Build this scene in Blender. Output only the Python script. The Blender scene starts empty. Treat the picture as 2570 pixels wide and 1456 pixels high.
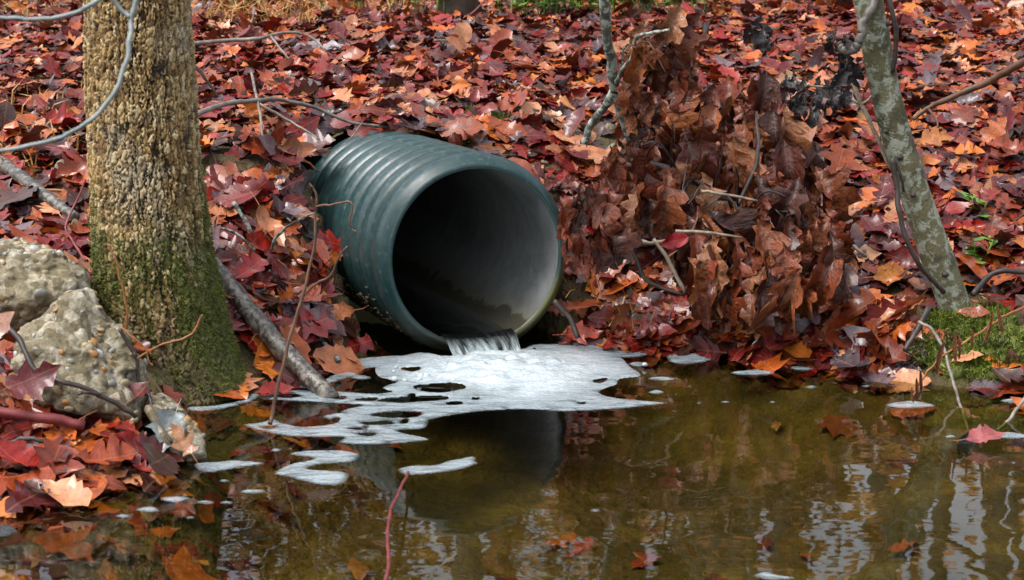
import bpy, bmesh, math, random
import numpy as np
from mathutils import Vector, Matrix, noise as mn

random.seed(7)
rng = np.random.default_rng(7)
R = math.radians
scn = bpy.context.scene
col = scn.collection

# ------------------------------------------------------------------ camera
F, CX, CY, HC, PITCH = 4482.0, 1284.5, 728.0, 1.27, R(10)     # focal length and centre in units of a 2569 wide picture
cam = bpy.data.cameras.new('camera')
cam_o = bpy.data.objects.new('camera', cam)
col.objects.link(cam_o)
cam_o.location = (0, 0, HC)
cam_o.rotation_euler = (R(90) - PITCH, 0, 0)
cam.sensor_width = 36
cam.lens = F / 2569 * 36
cam.clip_start, cam.clip_end = 0.05, 500
cam.dof.use_dof = True
cam.dof.focus_distance = 6.1
cam.dof.aperture_fstop = 6.3
scn.camera = cam_o

# ------------------------------------------------------------------ world, sun, exposure
SUN_EL, SUN_AZ = R(62), R(240)
world = bpy.data.worlds.new('World')
scn.world = world
world.use_nodes = True
wn = world.node_tree
wn.nodes.clear()
sky = wn.nodes.new('ShaderNodeTexSky')
sky.sky_type = 'NISHITA'
sky.sun_disc = False
sky.sun_elevation = SUN_EL
sky.sun_rotation = SUN_AZ
sky.dust_density = 4.0
sky.ozone_density = 1.0
hs = wn.nodes.new('ShaderNodeHueSaturation')
hs.inputs['Saturation'].default_value = 0.42
bg = wn.nodes.new('ShaderNodeBackground')
bg.inputs['Strength'].default_value = 0.15
wo = wn.nodes.new('ShaderNodeOutputWorld')
wn.links.new(sky.outputs[0], hs.inputs['Color'])
wn.links.new(hs.outputs[0], bg.inputs['Color'])
wn.links.new(bg.outputs[0], wo.inputs['Surface'])
sun = bpy.data.lights.new('sun', 'SUN')
sun.energy = 1.05
sun.angle = R(24)
sun.color = (1.0, 0.98, 0.95)
sun_o = bpy.data.objects.new('sun', sun)
col.objects.link(sun_o)
sd = Vector((math.sin(SUN_AZ) * math.cos(SUN_EL), math.cos(SUN_AZ) * math.cos(SUN_EL), math.sin(SUN_EL)))
sun_o.rotation_euler = sd.to_track_quat('Z', 'Y').to_euler()
sun_o.location = sd * 20
scn.view_settings.view_transform = 'Standard'
scn.view_settings.look = 'None'
scn.view_settings.gamma = 1
scn.view_settings.use_curve_mapping = False
scn.view_settings.exposure = 1.18
scn.cycles.max_bounces = 6
scn.cycles.diffuse_bounces = 3
scn.cycles.glossy_bounces = 3
scn.cycles.caustics_reflective = False
scn.cycles.caustics_refractive = False
scn.cycles.transparent_max_bounces = 10
scn.cycles.use_denoising = True

# ------------------------------------------------------------------ geometry of the view (to survey where things stand)
cp, sp_ = math.cos(PITCH), math.sin(PITCH)
def ray(px, py):
    a, b = (px - CX) / F, (CY - py) / F
    return np.array([a, cp + b * sp_, -sp_ + b * cp])
def P(px, py, D):
    d = ray(px, py)
    return np.array([0, 0, HC]) + d * (D / d[1])
def W(px, py, z=0.0):
    d = ray(px, py)
    return np.array([0, 0, HC]) + d * ((z - HC) / d[2])
def toimg(p):
    x, y, z = p[..., 0], p[..., 1], p[..., 2] - HC
    dep = y * cp - z * sp_
    up = y * sp_ + z * cp
    return CX + F * x / dep, CY - F * up / dep

# ------------------------------------------------------------------ numpy noise
def _h(ix, iy, s):
    n = (ix.astype(np.int64) * 374761393 + iy.astype(np.int64) * 668265263 + s * 1442695041) & 0xffffffff
    n = ((n ^ (n >> 13)) * 1274126177) & 0xffffffff
    return ((n ^ (n >> 16)) & 0xffff) / 65535.0
def vnoise(x, y, s=0):
    x = np.asarray(x, float); y = np.asarray(y, float)
    ix, iy = np.floor(x), np.floor(y)
    fx, fy = x - ix, y - iy
    fx = fx * fx * (3 - 2 * fx); fy = fy * fy * (3 - 2 * fy)
    a, b = _h(ix, iy, s), _h(ix + 1, iy, s)
    c, d = _h(ix, iy + 1, s), _h(ix + 1, iy + 1, s)
    return (a + (b - a) * fx) * (1 - fy) + (c + (d - c) * fx) * fy
def fbm(x, y, s=0, o=4):
    t, a, n = 0, 1.0, 0
    for k in range(o):
        t = t + a * vnoise(x * 2 ** k, y * 2 ** k, s + k); n += a; a *= .5
    return t / n
def sstep(a, b, x):
    t = np.clip((x - a) / (b - a), 0, 1)
    return t * t * (3 - 2 * t)

# ------------------------------------------------------------------ pipe frame
YAW = R(21)
PO = P(1197, 645, 6.0)
A_IN = np.array([-math.sin(YAW), math.cos(YAW), 0])
LAT = np.array([math.cos(YAW), math.sin(YAW), 0])
RI, RO = 0.300, 0.350
S_BACK = 1.10

# ------------------------------------------------------------------ terrain
FAR = [(9.5, .95), (11, 1.035), (14, 1.09), (20, 1.2), (40, 2.2), (90, 5)]
COLS = [
 (-500, [(3.2, -.2), (4.0, 0), (4.5, .1), (5.2, .25), (6.2, .45), (7, .6)]),
 (0,    [(3.4, -.16), (4.15, 0.0), (4.45, .07), (4.9, .17), (5.6, .30), (6.3, .43), (7.2, .62)]),
 (250,  [(3.5, -.18), (4.3, 0), (4.6, .07), (4.95, .13), (5.6, .28), (6.3, .43), (7.2, .62)]),
 (400,  [(3.8, -.2), (4.5, 0.0), (4.75, .04), (5.0, .03), (5.5, .18), (6.2, .47), (6.38, .62), (7.2, .68)]),
 (470,  [(3.9, -.22), (4.6, -.02), (5.0, -.08), (5.3, -.04), (5.6, .2), (6.2, .46), (6.35, .62), (7.2, .69)]),
 (580,  [(4.2, -.22), (4.9, -.13), (5.3, 0.0), (5.55, .14), (6.2, .45), (6.35, .62), (7.2, .69)]),
 (700,  [(4.5, -.26), (5.42, 0), (5.8, .2), (6.25, .46), (6.42, .62), (7.2, .7)]),
 (740,  [(4.6, -.26), (5.5, 0), (5.85, .18), (6.3, .40), (6.6, .55), (7.0, .65), (7.3, .7)]),
 (850,  [(4.8, -.26), (5.85, 0), (6.05, .14), (6.5, .34), (6.9, .5), (7.15, .64), (7.4, .71)]),
 (1000, [(5.2, -.28), (6.1, -.03), (6.5, .35), (6.9, .6), (7.3, .72)]),
 (1330, [(5.3, -.28), (6.15, -.03), (6.5, .35), (6.9, .58), (7.3, .7)]),
 (1450, [(5.2, -.28), (6.14, 0), (6.26, .16), (6.6, .4), (7, .57), (7.5, .7)]),
 (1800, [(5.1, -.28), (5.97, 0), (6.12, .12), (6.6, .4), (7, .57), (7.5, .7)]),
 (2100, [(4.9, -.25), (5.74, 0), (5.9, .12), (6.5, .38), (7, .57), (7.5, .7)]),
 (2280, [(4.8, -.22), (5.62, 0), (5.72, .14), (5.9, .21), (6.5, .39), (7, .56), (7.5, .7)]),
 (2569, [(4.5, -.2), (5.42, 0), (5.55, .13), (5.9, .22), (6.5, .4), (7, .56), (7.5, .7)]),
 (3000, [(4.2, -.2), (5.2, 0), (5.4, .12), (5.9, .24), (6.5, .4), (7, .56), (7.5, .7)]),
]
UU = np.array([(c[0] - CX) / F for c in COLS])
def height0(x, y):
    x = np.asarray(x, float); y = np.asarray(y, float)
    sh = x.shape
    x, y = x.ravel(), y.ravel()
    Z = np.stack([np.interp(y, [-30, -6, -1.2, .8] + [q[0] for q in c[1]] + [q[0] for q in FAR],
                            [.8, .5, .2, -.34] + [q[1] for q in c[1]] + [q[1] for q in FAR]) for c in COLS])
    u = x / np.clip(y, 3.5, 9.5)
    k = np.clip(np.searchsorted(UU, u) - 1, 0, len(UU) - 2)
    t = np.clip((u - UU[k]) / (UU[k + 1] - UU[k]), 0, 1)
    i = np.arange(len(x))
    z = Z[k, i] * (1 - t) + Z[k + 1, i] * t
    z = z + (fbm(x * 2.3, y * 2.3, 11) - .5) * .07 * sstep(3, 4, y) + (fbm(x * 9, y * 9, 17) - .5) * .02
    return z.reshape(sh)
def pipe_st(x, y):
    dx, dy = x - PO[0], y - PO[1]
    return dx * A_IN[0] + dy * A_IN[1], dx * LAT[0] + dy * LAT[1]
def sback(t): return S_BACK - .38 * sstep(-.12, .26, t)
def height(x, y):
    x = np.asarray(x, float); y = np.asarray(y, float)
    z = height0(x, y)
    s, t = pipe_st(x, y)
    tr = (np.abs(t) < .362) & (s > -.12) & (s < sback(t))
    z = np.where(tr, np.minimum(z, -.09), z)
    cov = (np.abs(t) < .42) & (s >= sback(t)) & (s < 6)
    top = PO[2] + np.sqrt(np.clip(.366 ** 2 - t * t, 0, None)) + .004
    z = np.where(cov & (np.abs(t) < .362), np.maximum(z, top), z)
    return z
def nrm(x, y, e=.03):
    zx = (height0(x + e, y) - height0(x - e, y)) / (2 * e)
    zy = (height0(x, y + e) - height0(x, y - e)) / (2 * e)
    n = np.stack([-zx, -zy, np.ones_like(zx)], -1)
    return n / np.linalg.norm(n, axis=-1, keepdims=True)
_DD = np.arange(3.4, 24, .012)
def G(px, py, lift=0.0):
    d = ray(px, py)
    p = np.array([0, 0, HC])[None] + d[None] * (_DD / d[1])[:, None]
    h = height(p[:, 0], p[:, 1]) + lift
    k = np.argmax(p[:, 2] <= h)
    if p[k, 2] > h[k]: k = len(_DD) - 1
    return p[k]

# ------------------------------------------------------------------ mesh helpers
def mk(name, V, Fc, mat, parent=None, smooth=True, uv=None, colr=None, attrs=None):
    V = np.asarray(V, np.float32)
    me = bpy.data.meshes.new(name)
    if isinstance(Fc, np.ndarray):
        nf, k = Fc.shape
        me.vertices.add(len(V)); me.vertices.foreach_set('co', V.ravel())
        me.loops.add(nf * k); me.loops.foreach_set('vertex_index', Fc.astype(np.int32).ravel())
        me.polygons.add(nf); me.polygons.foreach_set('loop_start', np.arange(0, nf * k, k, dtype=np.int32))
        me.update(calc_edges=True)
    else:
        me.from_pydata(V.tolist(), [], [list(map(int, f)) for f in Fc])
    if smooth:
        me.polygons.foreach_set('use_smooth', np.ones(len(me.polygons), bool))
    li = None
    if uv is not None:
        li = np.empty(len(me.loops), np.int32); me.loops.foreach_get('vertex_index', li)
        l = me.uv_layers.new(name='UVMap')
        l.data.foreach_set('uv', np.asarray(uv, np.float32)[li].ravel())
    if colr is not None:
        a = me.color_attributes.new('col', 'FLOAT_COLOR', 'POINT')
        a.data.foreach_set('color', np.asarray(colr, np.float32).ravel())
    for k, v in (attrs or {}).items():
        a = me.attributes.new(k, 'FLOAT', 'POINT')
        a.data.foreach_set('value', np.asarray(v, np.float32))
    if mat: me.materials.append(mat)
    me.validate()
    o = bpy.data.objects.new(name, me)
    col.objects.link(o)
    if parent: o.parent = parent
    return o
def tag(o, label=None, cat=None, group=None, kind=None):
    if label: o['label'] = label
    if cat: o['category'] = cat
    if group: o['group'] = group
    if kind: o['kind'] = kind
    return o
def empty(name, loc, label, cat, group=None):
    o = bpy.data.objects.new(name, None); col.objects.link(o); o.location = [float(v) for v in loc]
    o.empty_display_size = .1
    return tag(o, label, cat, group)
def rebase(o, par):                     # geometry was given in world space: keep it there under its parent
    o.parent = par
    o.matrix_parent_inverse = Matrix.Translation(par.location).inverted()
    return o
def spline(pts, n=6):
    pts = np.asarray(pts, float)
    q = np.vstack([2 * pts[0] - pts[1], pts, 2 * pts[-1] - pts[-2]])
    out = []
    for i in range(1, len(q) - 2):
        for t in np.linspace(0, 1, n, endpoint=False):
            a, b, c, d = q[i - 1], q[i], q[i + 1], q[i + 2]
            out.append(.5 * (2 * b + (c - a) * t + (2 * a - 5 * b + 4 * c - d) * t * t + (3 * b - 3 * c + d - a) * t ** 3))
    out.append(pts[-1])
    return np.array(out)
def tube(pts, rad, n=8, rough=0.0, seed=0, cap=True):
    pts = np.asarray(pts, float)
    rad = np.asarray(rad, float)
    T = np.gradient(pts, axis=0); T /= np.linalg.norm(T, axis=1, keepdims=True) + 1e-9
    up = np.array([0, 0, 1.0]) if abs(T[0][2]) < .9 else np.array([1.0, 0, 0])
    u = np.cross(T[0], up); u /= np.linalg.norm(u)
    V = []
    ang = np.arange(n) * 2 * np.pi / n
    rs = np.random.default_rng(seed)
    for i in range(len(pts)):
        u = u - T[i] * np.dot(u, T[i]); u /= np.linalg.norm(u) + 1e-9
        v = np.cross(T[i], u)
        rr = rad[i] * (1 + rough * (rs.random(n) - .5) * 2)
        V.append(pts[i] + (np.cos(ang) * rr)[:, None] * u + (np.sin(ang) * rr)[:, None] * v)
    V = np.concatenate(V)
    Fc = [(i * n + j, i * n + (j + 1) % n, (i + 1) * n + (j + 1) % n, (i + 1) * n + j) for i in range(len(pts) - 1) for j in range(n)]
    if cap:
        Fc.append(tuple(range(n - 1, -1, -1))); m = (len(pts) - 1) * n
        Fc.append(tuple(range(m, m + n)))
    return V, Fc
def join(parts):
    V, Fc, o = [], [], 0
    for v, f in parts:
        V.append(v); Fc += [tuple(i + o for i in q) for q in f]; o += len(v)
    return np.concatenate(V), Fc
_ICO = {}
def ico(sub):
    if sub not in _ICO:
        bm = bmesh.new(); bmesh.ops.create_icosphere(bm, subdivisions=sub, radius=1)
        bm.verts.ensure_lookup_table()
        _ICO[sub] = (np.array([v.co[:] for v in bm.verts]), [tuple(v.index for v in f.verts) for f in bm.faces]); bm.free()
    return _ICO[sub][0].copy(), _ICO[sub][1]
def branch(seg, r0, r1, n=8, sub=6, wob=.004, rough=.1, seed=0):
    p = spline(seg, sub)
    k = len(p)
    rs = np.random.default_rng(seed + 5)
    w = rs.normal(0, wob, p.shape); w[0] = 0
    w = (w + np.roll(w, 1, 0)) * .6
    rad = np.linspace(r0, r1, k) * (1 + rough * (rs.random(k) - .5))
    return tube(p + w, rad, n, rough * .6, seed)

# ------------------------------------------------------------------ material helpers
def newmat(name):
    m = bpy.data.materials.new(name); m.use_nodes = True
    nt = m.node_tree
    return m, nt, nt.nodes['Principled BSDF'], nt.nodes['Material Output']
def nd(nt, typ, ins=None, **props):
    n = nt.nodes.new(typ)
    for k, v in props.items(): setattr(n, k, v)
    for k, v in (ins or {}).items():
        if hasattr(v, 'is_output') or isinstance(v, bpy.types.NodeSocket): nt.links.new(v, n.inputs[k])
        else: n.inputs[k].default_value = v
    return n
def noise_t(nt, scale, detail=4, vec=None, rough=.55, dist=0):
    n = nd(nt, 'ShaderNodeTexNoise', {'Scale': scale, 'Detail': detail, 'Roughness': rough, 'Distortion': dist})
    if vec is not None: nt.links.new(vec, n.inputs['Vector'])
    return n.outputs[0]
ALB = .72            # the wet autumn surfaces are a little darker than the swatches below
def ramp(nt, fac, stops, interp='LINEAR'):
    n = nt.nodes.new('ShaderNodeValToRGB'); cr = n.color_ramp; cr.interpolation = interp
    while len(cr.elements) < len(stops): cr.elements.new(.5)
    for e, (p, c) in zip(cr.elements, stops):
        e.position = p; e.color = (c, c, c, 1) if not hasattr(c, '__len__') else (c[0] * ALB, c[1] * ALB, c[2] * ALB, 1)
    nt.links.new(fac, n.inputs[0])
    return n.outputs[0]
def mixc(nt, fac, a, b, mode='MIX'):
    n = nt.nodes.new('ShaderNodeMix'); n.data_type = 'RGBA'; n.blend_type = mode
    for i, v in ((0, fac), (6, a), (7, b)):
        if isinstance(v, bpy.types.NodeSocket): nt.links.new(v, n.inputs[i])
        elif i == 0: n.inputs[0].default_value = v
        else: n.inputs[i].default_value = (v[0] * ALB, v[1] * ALB, v[2] * ALB, 1)
    return n.outputs[2]
def mth(nt, op, a, b=0.0, c=0.0, clamp=False):
    n = nt.nodes.new('ShaderNodeMath'); n.operation = op; n.use_clamp = clamp
    for i, v in enumerate((a, b, c)):
        if isinstance(v, bpy.types.NodeSocket): nt.links.new(v, n.inputs[i])
        else: n.inputs[i].default_value = v
    return n.outputs[0]
def bump(nt, bs, h, strength=.5, dist=.01):
    b = nd(nt, 'ShaderNodeBump', {'Strength': strength, 'Distance': dist, 'Height': h})
    nt.links.new(b.outputs[0], bs.inputs['Normal'])
def coords(nt): return nt.nodes.new('ShaderNodeTexCoord')
def attr(nt, name): return nd(nt, 'ShaderNodeAttribute', attribute_name=name)

def leaf_mat(name, source, wrinkle=.6, rough=(.32, .6), spec=.32, decay=.45, coat=.36):
    m, nt, bs, out = newmat(name)
    tc = coords(nt)
    if source == 'attr':
        a = attr(nt, 'col'); c0 = a.outputs['Color']; rnd = a.outputs['Alpha']
    else:
        a = nt.nodes.new('ShaderNodeObjectInfo'); c0 = a.outputs['Color']; rnd = a.outputs['Random']
    sx = nd(nt, 'ShaderNodeSeparateXYZ', {0: tc.outputs['UV']})
    u, v = sx.outputs[0], sx.outputs[1]
    au = mth(nt, 'ABSOLUTE', u)
    mid = mth(nt, 'LESS_THAN', au, .012)
    w = mth(nt, 'FRACT', mth(nt, 'SUBTRACT', mth(nt, 'MULTIPLY', v, 7.0), mth(nt, 'MULTIPLY', au, 7.0)))
    side = mth(nt, 'LESS_THAN', w, .07)
    vein = mth(nt, 'MAXIMUM', mid, mth(nt, 'MULTIPLY', side, .55))
    off = nd(nt, 'ShaderNodeCombineXYZ', {0: mth(nt, 'MULTIPLY', rnd, 37.0), 1: mth(nt, 'MULTIPLY', rnd, 91.0), 2: 0.0})
    vec = nd(nt, 'ShaderNodeVectorMath', {0: tc.outputs['UV'], 1: off.outputs[0]}, operation='ADD').outputs[0]
    n1 = noise_t(nt, 4.0, 5, vec, .65)
    n2 = noise_t(nt, 17.0, 3, vec)
    f1 = ramp(nt, n1, [(.28, .42), (.5, .95), (.74, 1.5)])
    c1 = mixc(nt, 1.0, c0, f1, 'MULTIPLY')
    if decay:
        sp = ramp(nt, mth(nt, 'ADD', mth(nt, 'MULTIPLY', n2, .7), mth(nt, 'MULTIPLY', n1, .3)), [(.54, 0), (.66, decay)])
        c1 = mixc(nt, sp, c1, (.018, .008, .005))
    c2 = mixc(nt, mth(nt, 'MULTIPLY', vein, .32), c1, mixc(nt, .5, c1, (.62, .36, .2)))
    nt.links.new(c2, bs.inputs['Base Color'])
    nt.links.new(ramp(nt, n1, [(.35, rough[0]), (.7, rough[1])]), bs.inputs['Roughness'])
    bs.inputs['Specular IOR Level'].default_value = spec
    bs.inputs['Coat Weight'].default_value = coat
    bs.inputs['Coat Roughness'].default_value = .085
    h = mth(nt, 'ADD', mth(nt, 'MULTIPLY', n2, .6), mth(nt, 'MULTIPLY', vein, -.5))
    bump(nt, bs, h, wrinkle, .005 if wrinkle < 1 else .012)
    return m

# ------------------------------------------------------------------ materials
M = {}
def build_materials():
    M['leaf'] = leaf_mat('fallen_leaf_object', 'obj')
    M['litter'] = leaf_mat('leaf_litter', 'attr')
    M['wilted'] = leaf_mat('wilted_leaf', 'obj', 1.0, (.35, .7), .45, .9, .18)
    # ground
    m, nt, bs, out = newmat('soil'); tc = coords(nt); o = tc.outputs['Object']
    z = nd(nt, 'ShaderNodeSeparateXYZ', {0: o}).outputs[2]
    n = noise_t(nt, 5, 8, o, .65); n2 = noise_t(nt, 28, 5, o)
    clay = ramp(nt, n, [(.3, (.05, .026, .010)), (.5, (.13, .072, .022)), (.7, (.20, .125, .04))])
    mossy = mixc(nt, ramp(nt, noise_t(nt, 6, 4, o), [(.48, 0), (.62, .65)]), clay, (.07, .085, .012))
    bed = ramp(nt, n, [(.3, (.055, .034, .009)), (.5, (.14, .09, .022)), (.68, (.29, .19, .05))])
    bed = mixc(nt, ramp(nt, noise_t(nt, 2.2, 5, o), [(.45, 0), (.65, .75)]), bed, (.05, .035, .012))
    c = mixc(nt, ramp(nt, z, [(0.0, 0), (.02, 1)]), bed, mossy)
    nt.links.new(c, bs.inputs['Base Color']); bs.inputs['Roughness'].default_value = .75
    bump(nt, bs, n2, 1.0, .06); M['soil'] = m
    # bark
    m, nt, bs, out = newmat('oak_bark'); tc = coords(nt); o = tc.outputs['Object']
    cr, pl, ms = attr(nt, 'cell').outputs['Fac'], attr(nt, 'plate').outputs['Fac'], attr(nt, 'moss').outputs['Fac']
    n = noise_t(nt, 60, 5, o, .6); n3 = noise_t(nt, 6, 4, o)
    c = ramp(nt, mth(nt, 'ADD', mth(nt, 'MULTIPLY', cr, .6), mth(nt, 'MULTIPLY', n, .45)),
             [(.2, (.18, .095, .025)), (.45, (.37, .22, .072)), (.65, (.55, .37, .145)), (.9, (.75, .60, .34))])
    c = mixc(nt, ramp(nt, n3, [(.5, 0), (.66, .6)]), c, (.54, .48, .33))
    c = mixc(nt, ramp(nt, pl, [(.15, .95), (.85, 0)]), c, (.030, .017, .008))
    wet = attr(nt, 'wet').outputs['Fac']
    c = mixc(nt, wet, c, (.055, .028, .014))
    mc = ramp(nt, n, [(.3, (.045, .055, .004)), (.55, (.10, .115, .009)), (.75, (.18, .185, .02))])
    c = mixc(nt, ms, c, mc)
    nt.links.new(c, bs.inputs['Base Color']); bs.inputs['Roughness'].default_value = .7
    bump(nt, bs, n, .6, .006); M['bark'] = m
    # moss
    m, nt, bs, out = newmat('moss'); tc = coords(nt)
    n = noise_t(nt, 13, 5, tc.outputs['Object'], .7)
    nt.links.new(ramp(nt, n, [(.32, (.06, .05, .012)), (.42, (.07, .10, .006)), (.55, (.16, .22, .014)), (.7, (.32, .40, .035))]), bs.inputs['Base Color'])
    bs.inputs['Roughness'].default_value = .6; M['moss'] = m
    m, nt, bs, out = newmat('bark_moss'); tc = coords(nt)
    n = noise_t(nt, 18, 3, tc.outputs['Object'])
    nt.links.new(ramp(nt, n, [(.3, (.045, .055, .003)), (.5, (.11, .13, .007)), (.7, (.20, .22, .015))]), bs.inputs['Base Color'])
    bs.inputs['Roughness'].default_value = .7; M['barkmoss'] = m
    # sapling bark
    m, nt, bs, out = newmat('lichen_bark'); tc = coords(nt); o = tc.outputs['Object']
    n = noise_t(nt, 22, 6, o, .7, .4); n2 = noise_t(nt, 90, 3, o)
    base = ramp(nt, noise_t(nt, 9, 4, o), [(.35, (.085, .075, .03)), (.65, (.17, .155, .075))])
    c = mixc(nt, ramp(nt, n, [(.49, 0), (.55, .85)]), base, (.40, .43, .34))
    c = mixc(nt, ramp(nt, noise_t(nt, 13, 6, o, .7), [(.56, 0), (.62, .8)]), c, (.045, .042, .02))
    nt.links.new(c, bs.inputs['Base Color']); bs.inputs['Roughness'].default_value = .75
    bump(nt, bs, mth(nt, 'ADD', n, n2), .5, .006); M['lichen'] = m
    # twigs
    def twigmat(key, a, b, lich=None, sc=25, rough=.5):
        m, nt, bs, out = newmat(key); tc = coords(nt); o = tc.outputs['Object']
        n = noise_t(nt, sc, 5, o, .65)
        c = ramp(nt, n, [(.35, a), (.65, b)])
        if lich: c = mixc(nt, ramp(nt, noise_t(nt, sc * 1.6, 3, o), [(.48, 0), (.55, .85)]), c, lich)
        nt.links.new(c, bs.inputs['Base Color']); bs.inputs['Roughness'].default_value = rough
        bump(nt, bs, n, .5, .003); M[key] = m
    twigmat('twig_grey', (.13, .10, .075), (.34, .30, .25))
    twigmat('twig_bark', (.05, .04, .032), (.20, .17, .14), None, 40)
    twigmat('twig_dark', (.022, .015, .012), (.07, .045, .035))
    twigmat('twig_brown', (.085, .035, .018), (.19, .09, .045))
    twigmat('twig_rust', (.25, .08, .02), (.42, .17, .05))
    twigmat('twig_red', (.16, .02, .02), (.30, .05, .045))
    twigmat('twig_lichen', (.045, .045, .036), (.14, .15, .12), (.40, .45, .38), 30, .7)
    twigmat('twig_mottled', (.07, .075, .06), (.22, .24, .19), (.62, .66, .56), 26, .7)
    twigmat('twig_pale', (.17, .12, .075), (.40, .31, .22), None, 40)
    twigmat('twig_blue', (.20, .24, .24), (.36, .40, .39), None, 14)
    twigmat('log', (.07, .06, .05), (.34, .31, .26), (.04, .032, .026), 30, .4)
    twigmat('trunk_far', (.07, .06, .05), (.17, .14, .11), None, 6, .8)
    twigmat('dry_grass', (.40, .17, .03), (.62, .34, .10))
    twigmat('green_leaf', (.10, .22, .02), (.22, .38, .05), None, 9, .5)
    # stone
    def stone(key, cols, sc=30, dirt=(.10, .08, .05)):
        m, nt, bs, out = newmat(key); tc = coords(nt); o = tc.outputs['Object']
        vo = nd(nt, 'ShaderNodeTexVoronoi', {'Scale': sc, 'Randomness': 1.0}); nt.links.new(o, vo.inputs['Vector'])
        vr = nd(nt, 'ShaderNodeSeparateXYZ', {0: vo.outputs['Color']}).outputs[0]
        n = noise_t(nt, 12, 8, o, .7)
        n4 = noise_t(nt, 55, 6, o, .7)
        c = ramp(nt, mth(nt, 'ADD', mth(nt, 'MULTIPLY', vr, .35), mth(nt, 'MULTIPLY', n4, .65)), [(.25, cols[0]), (.42, cols[1]), (.56, cols[2]), (.70, cols[3])])
        c = mixc(nt, ramp(nt, n, [(.45, 0), (.62, .75)]), c, dirt)
        nt.links.new(c, bs.inputs['Base Color']); bs.inputs['Roughness'].default_value = .6
        bump(nt, bs, mth(nt, 'ADD', n4, mth(nt, 'MULTIPLY', vo.outputs['Distance'], -.5)), .9, .02); M[key] = m
    stone('conglomerate', [(.12, .092, .045), (.28, .225, .125), (.50, .43, .29), (.78, .71, .56)], 38, (.20, .165, .075))
    stone('fieldstone', [(.14, .10, .05), (.25, .19, .10), (.34, .29, .19), (.45, .40, .30)], 14, (.12, .12, .04))
    stone('wetstone', [(.02, .022, .025), (.04, .045, .05), (.06, .065, .07), (.10, .11, .12)], 14, (.03, .03, .03))
    for k, c in (('pebble_white', (.62, .60, .54)), ('pebble_orange', (.46, .22, .06)), ('pebble_grey', (.30, .29, .25)), ('pebble_tan', (.46, .36, .20))):
        m, nt, bs, out = newmat(k); n = noise_t(nt, 40, 4, coords(nt).outputs['Object'])
        nt.links.new(ramp(nt, n, [(.3, tuple(x * .55 for x in c)), (.6, c)]), bs.inputs['Base Color'])
        bs.inputs['Roughness'].default_value = .4; M[k] = m
    # pipe
    m, nt, bs, out = newmat('pipe_plastic'); tc = coords(nt); o = tc.outputs['Object']
    n = noise_t(nt, 7, 6, o, .7); n2 = noise_t(nt, 45, 5, o, .7)
    geo = nt.nodes.new('ShaderNodeNewGeometry')
    zz = nd(nt, 'ShaderNodeSeparateXYZ', {0: geo.outputs['Position']}).outputs[2]
    c = ramp(nt, n, [(.3, (.017, .052, .053)), (.55, (.027, .074, .074)), (.75, (.045, .098, .095))])
    c = mixc(nt, ramp(nt, n2, [(.56, 0), (.70, .45)]), c, (.24, .27, .25))
    mp = nd(nt, 'ShaderNodeMapping', {'Vector': o, 'Scale': (2.5, 70.0, 2.5)})
    scr = noise_t(nt, 2.2, 5, mp.outputs[0], .7)
    c = mixc(nt, ramp(nt, scr, [(.60, 0), (.72, .38)]), c, (.26, .30, .28))
    grime = noise_t(nt, 3.1, 7, o, .75)
    c = mixc(nt, ramp(nt, grime, [(.52, 0), (.70, .45)]), c, (.06, .065, .05))
    so = nd(nt, 'ShaderNodeSeparateXYZ', {0: o})
    alg = mth(nt, 'ADD', mth(nt, 'MULTIPLY', so.outputs[0], 1.4), mth(nt, 'MULTIPLY', so.outputs[2], -1.6))
    alg = mth(nt, 'ADD', alg, mth(nt, 'MULTIPLY', grime, .5))
    c = mixc(nt, ramp(nt, alg, [(.72, 0), (.88, .75)]), c, (.20, .20, .05))
    mud = mth(nt, 'ADD', mth(nt, 'MULTIPLY', n, .5), mth(nt, 'MULTIPLY', zz, -1.6))
    c = mixc(nt, ramp(nt, mud, [(.0, 0), (.22, .8)]), c, (.052, .042, .026))
    nt.links.new(c, bs.inputs['Base Color'])
    nt.links.new(ramp(nt, n2, [(.3, .24), (.7, .42)]), bs.inputs['Roughness'])
    bump(nt, bs, n2, .15, .004); M['pipe'] = m
    m, nt, bs, out = newmat('pipe_liner'); tc = coords(nt); o = tc.outputs['Object']
    mp = nd(nt, 'ShaderNodeMapping', {'Vector': o, 'Scale': (3.0, 1.0, 1.0)})
    n = noise_t(nt, 5, 8, o, .75, .5); n2 = noise_t(nt, 30, 6, o, .75)
    c = ramp(nt, n, [(.3, (.14, .15, .15)), (.5, (.30, .315, .31)), (.7, (.46, .475, .46))])
    c = mixc(nt, ramp(nt, n2, [(.55, 0), (.7, .45)]), c, (.52, .52, .48))
    sx = nd(nt, 'ShaderNodeSeparateXYZ', {0: o})
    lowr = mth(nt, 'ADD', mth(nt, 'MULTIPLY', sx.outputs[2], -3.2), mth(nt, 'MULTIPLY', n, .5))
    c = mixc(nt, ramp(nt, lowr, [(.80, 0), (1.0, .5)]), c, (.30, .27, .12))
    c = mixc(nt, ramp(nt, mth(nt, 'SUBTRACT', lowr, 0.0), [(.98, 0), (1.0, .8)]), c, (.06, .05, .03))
    spot = nd(nt, 'ShaderNodeTexVoronoi', {'Scale': 26.0}); nt.links.new(o, spot.inputs['Vector'])
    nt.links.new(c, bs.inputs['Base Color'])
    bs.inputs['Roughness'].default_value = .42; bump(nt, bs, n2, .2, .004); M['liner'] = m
    # mud
    m, nt, bs, out = newmat('mud'); n = noise_t(nt, 60, 5, coords(nt).outputs['Object'])
    nt.links.new(ramp(nt, n, [(.35, (.035, .025, .012)), (.65, (.14, .10, .05))]), bs.inputs['Base Color']); bs.inputs['Roughness'].default_value = .7; M['mud'] = m
    # water
    m, nt, bs, out = newmat('water'); nt.nodes.remove(bs); tc = coords(nt); o = tc.outputs['Object']
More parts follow.
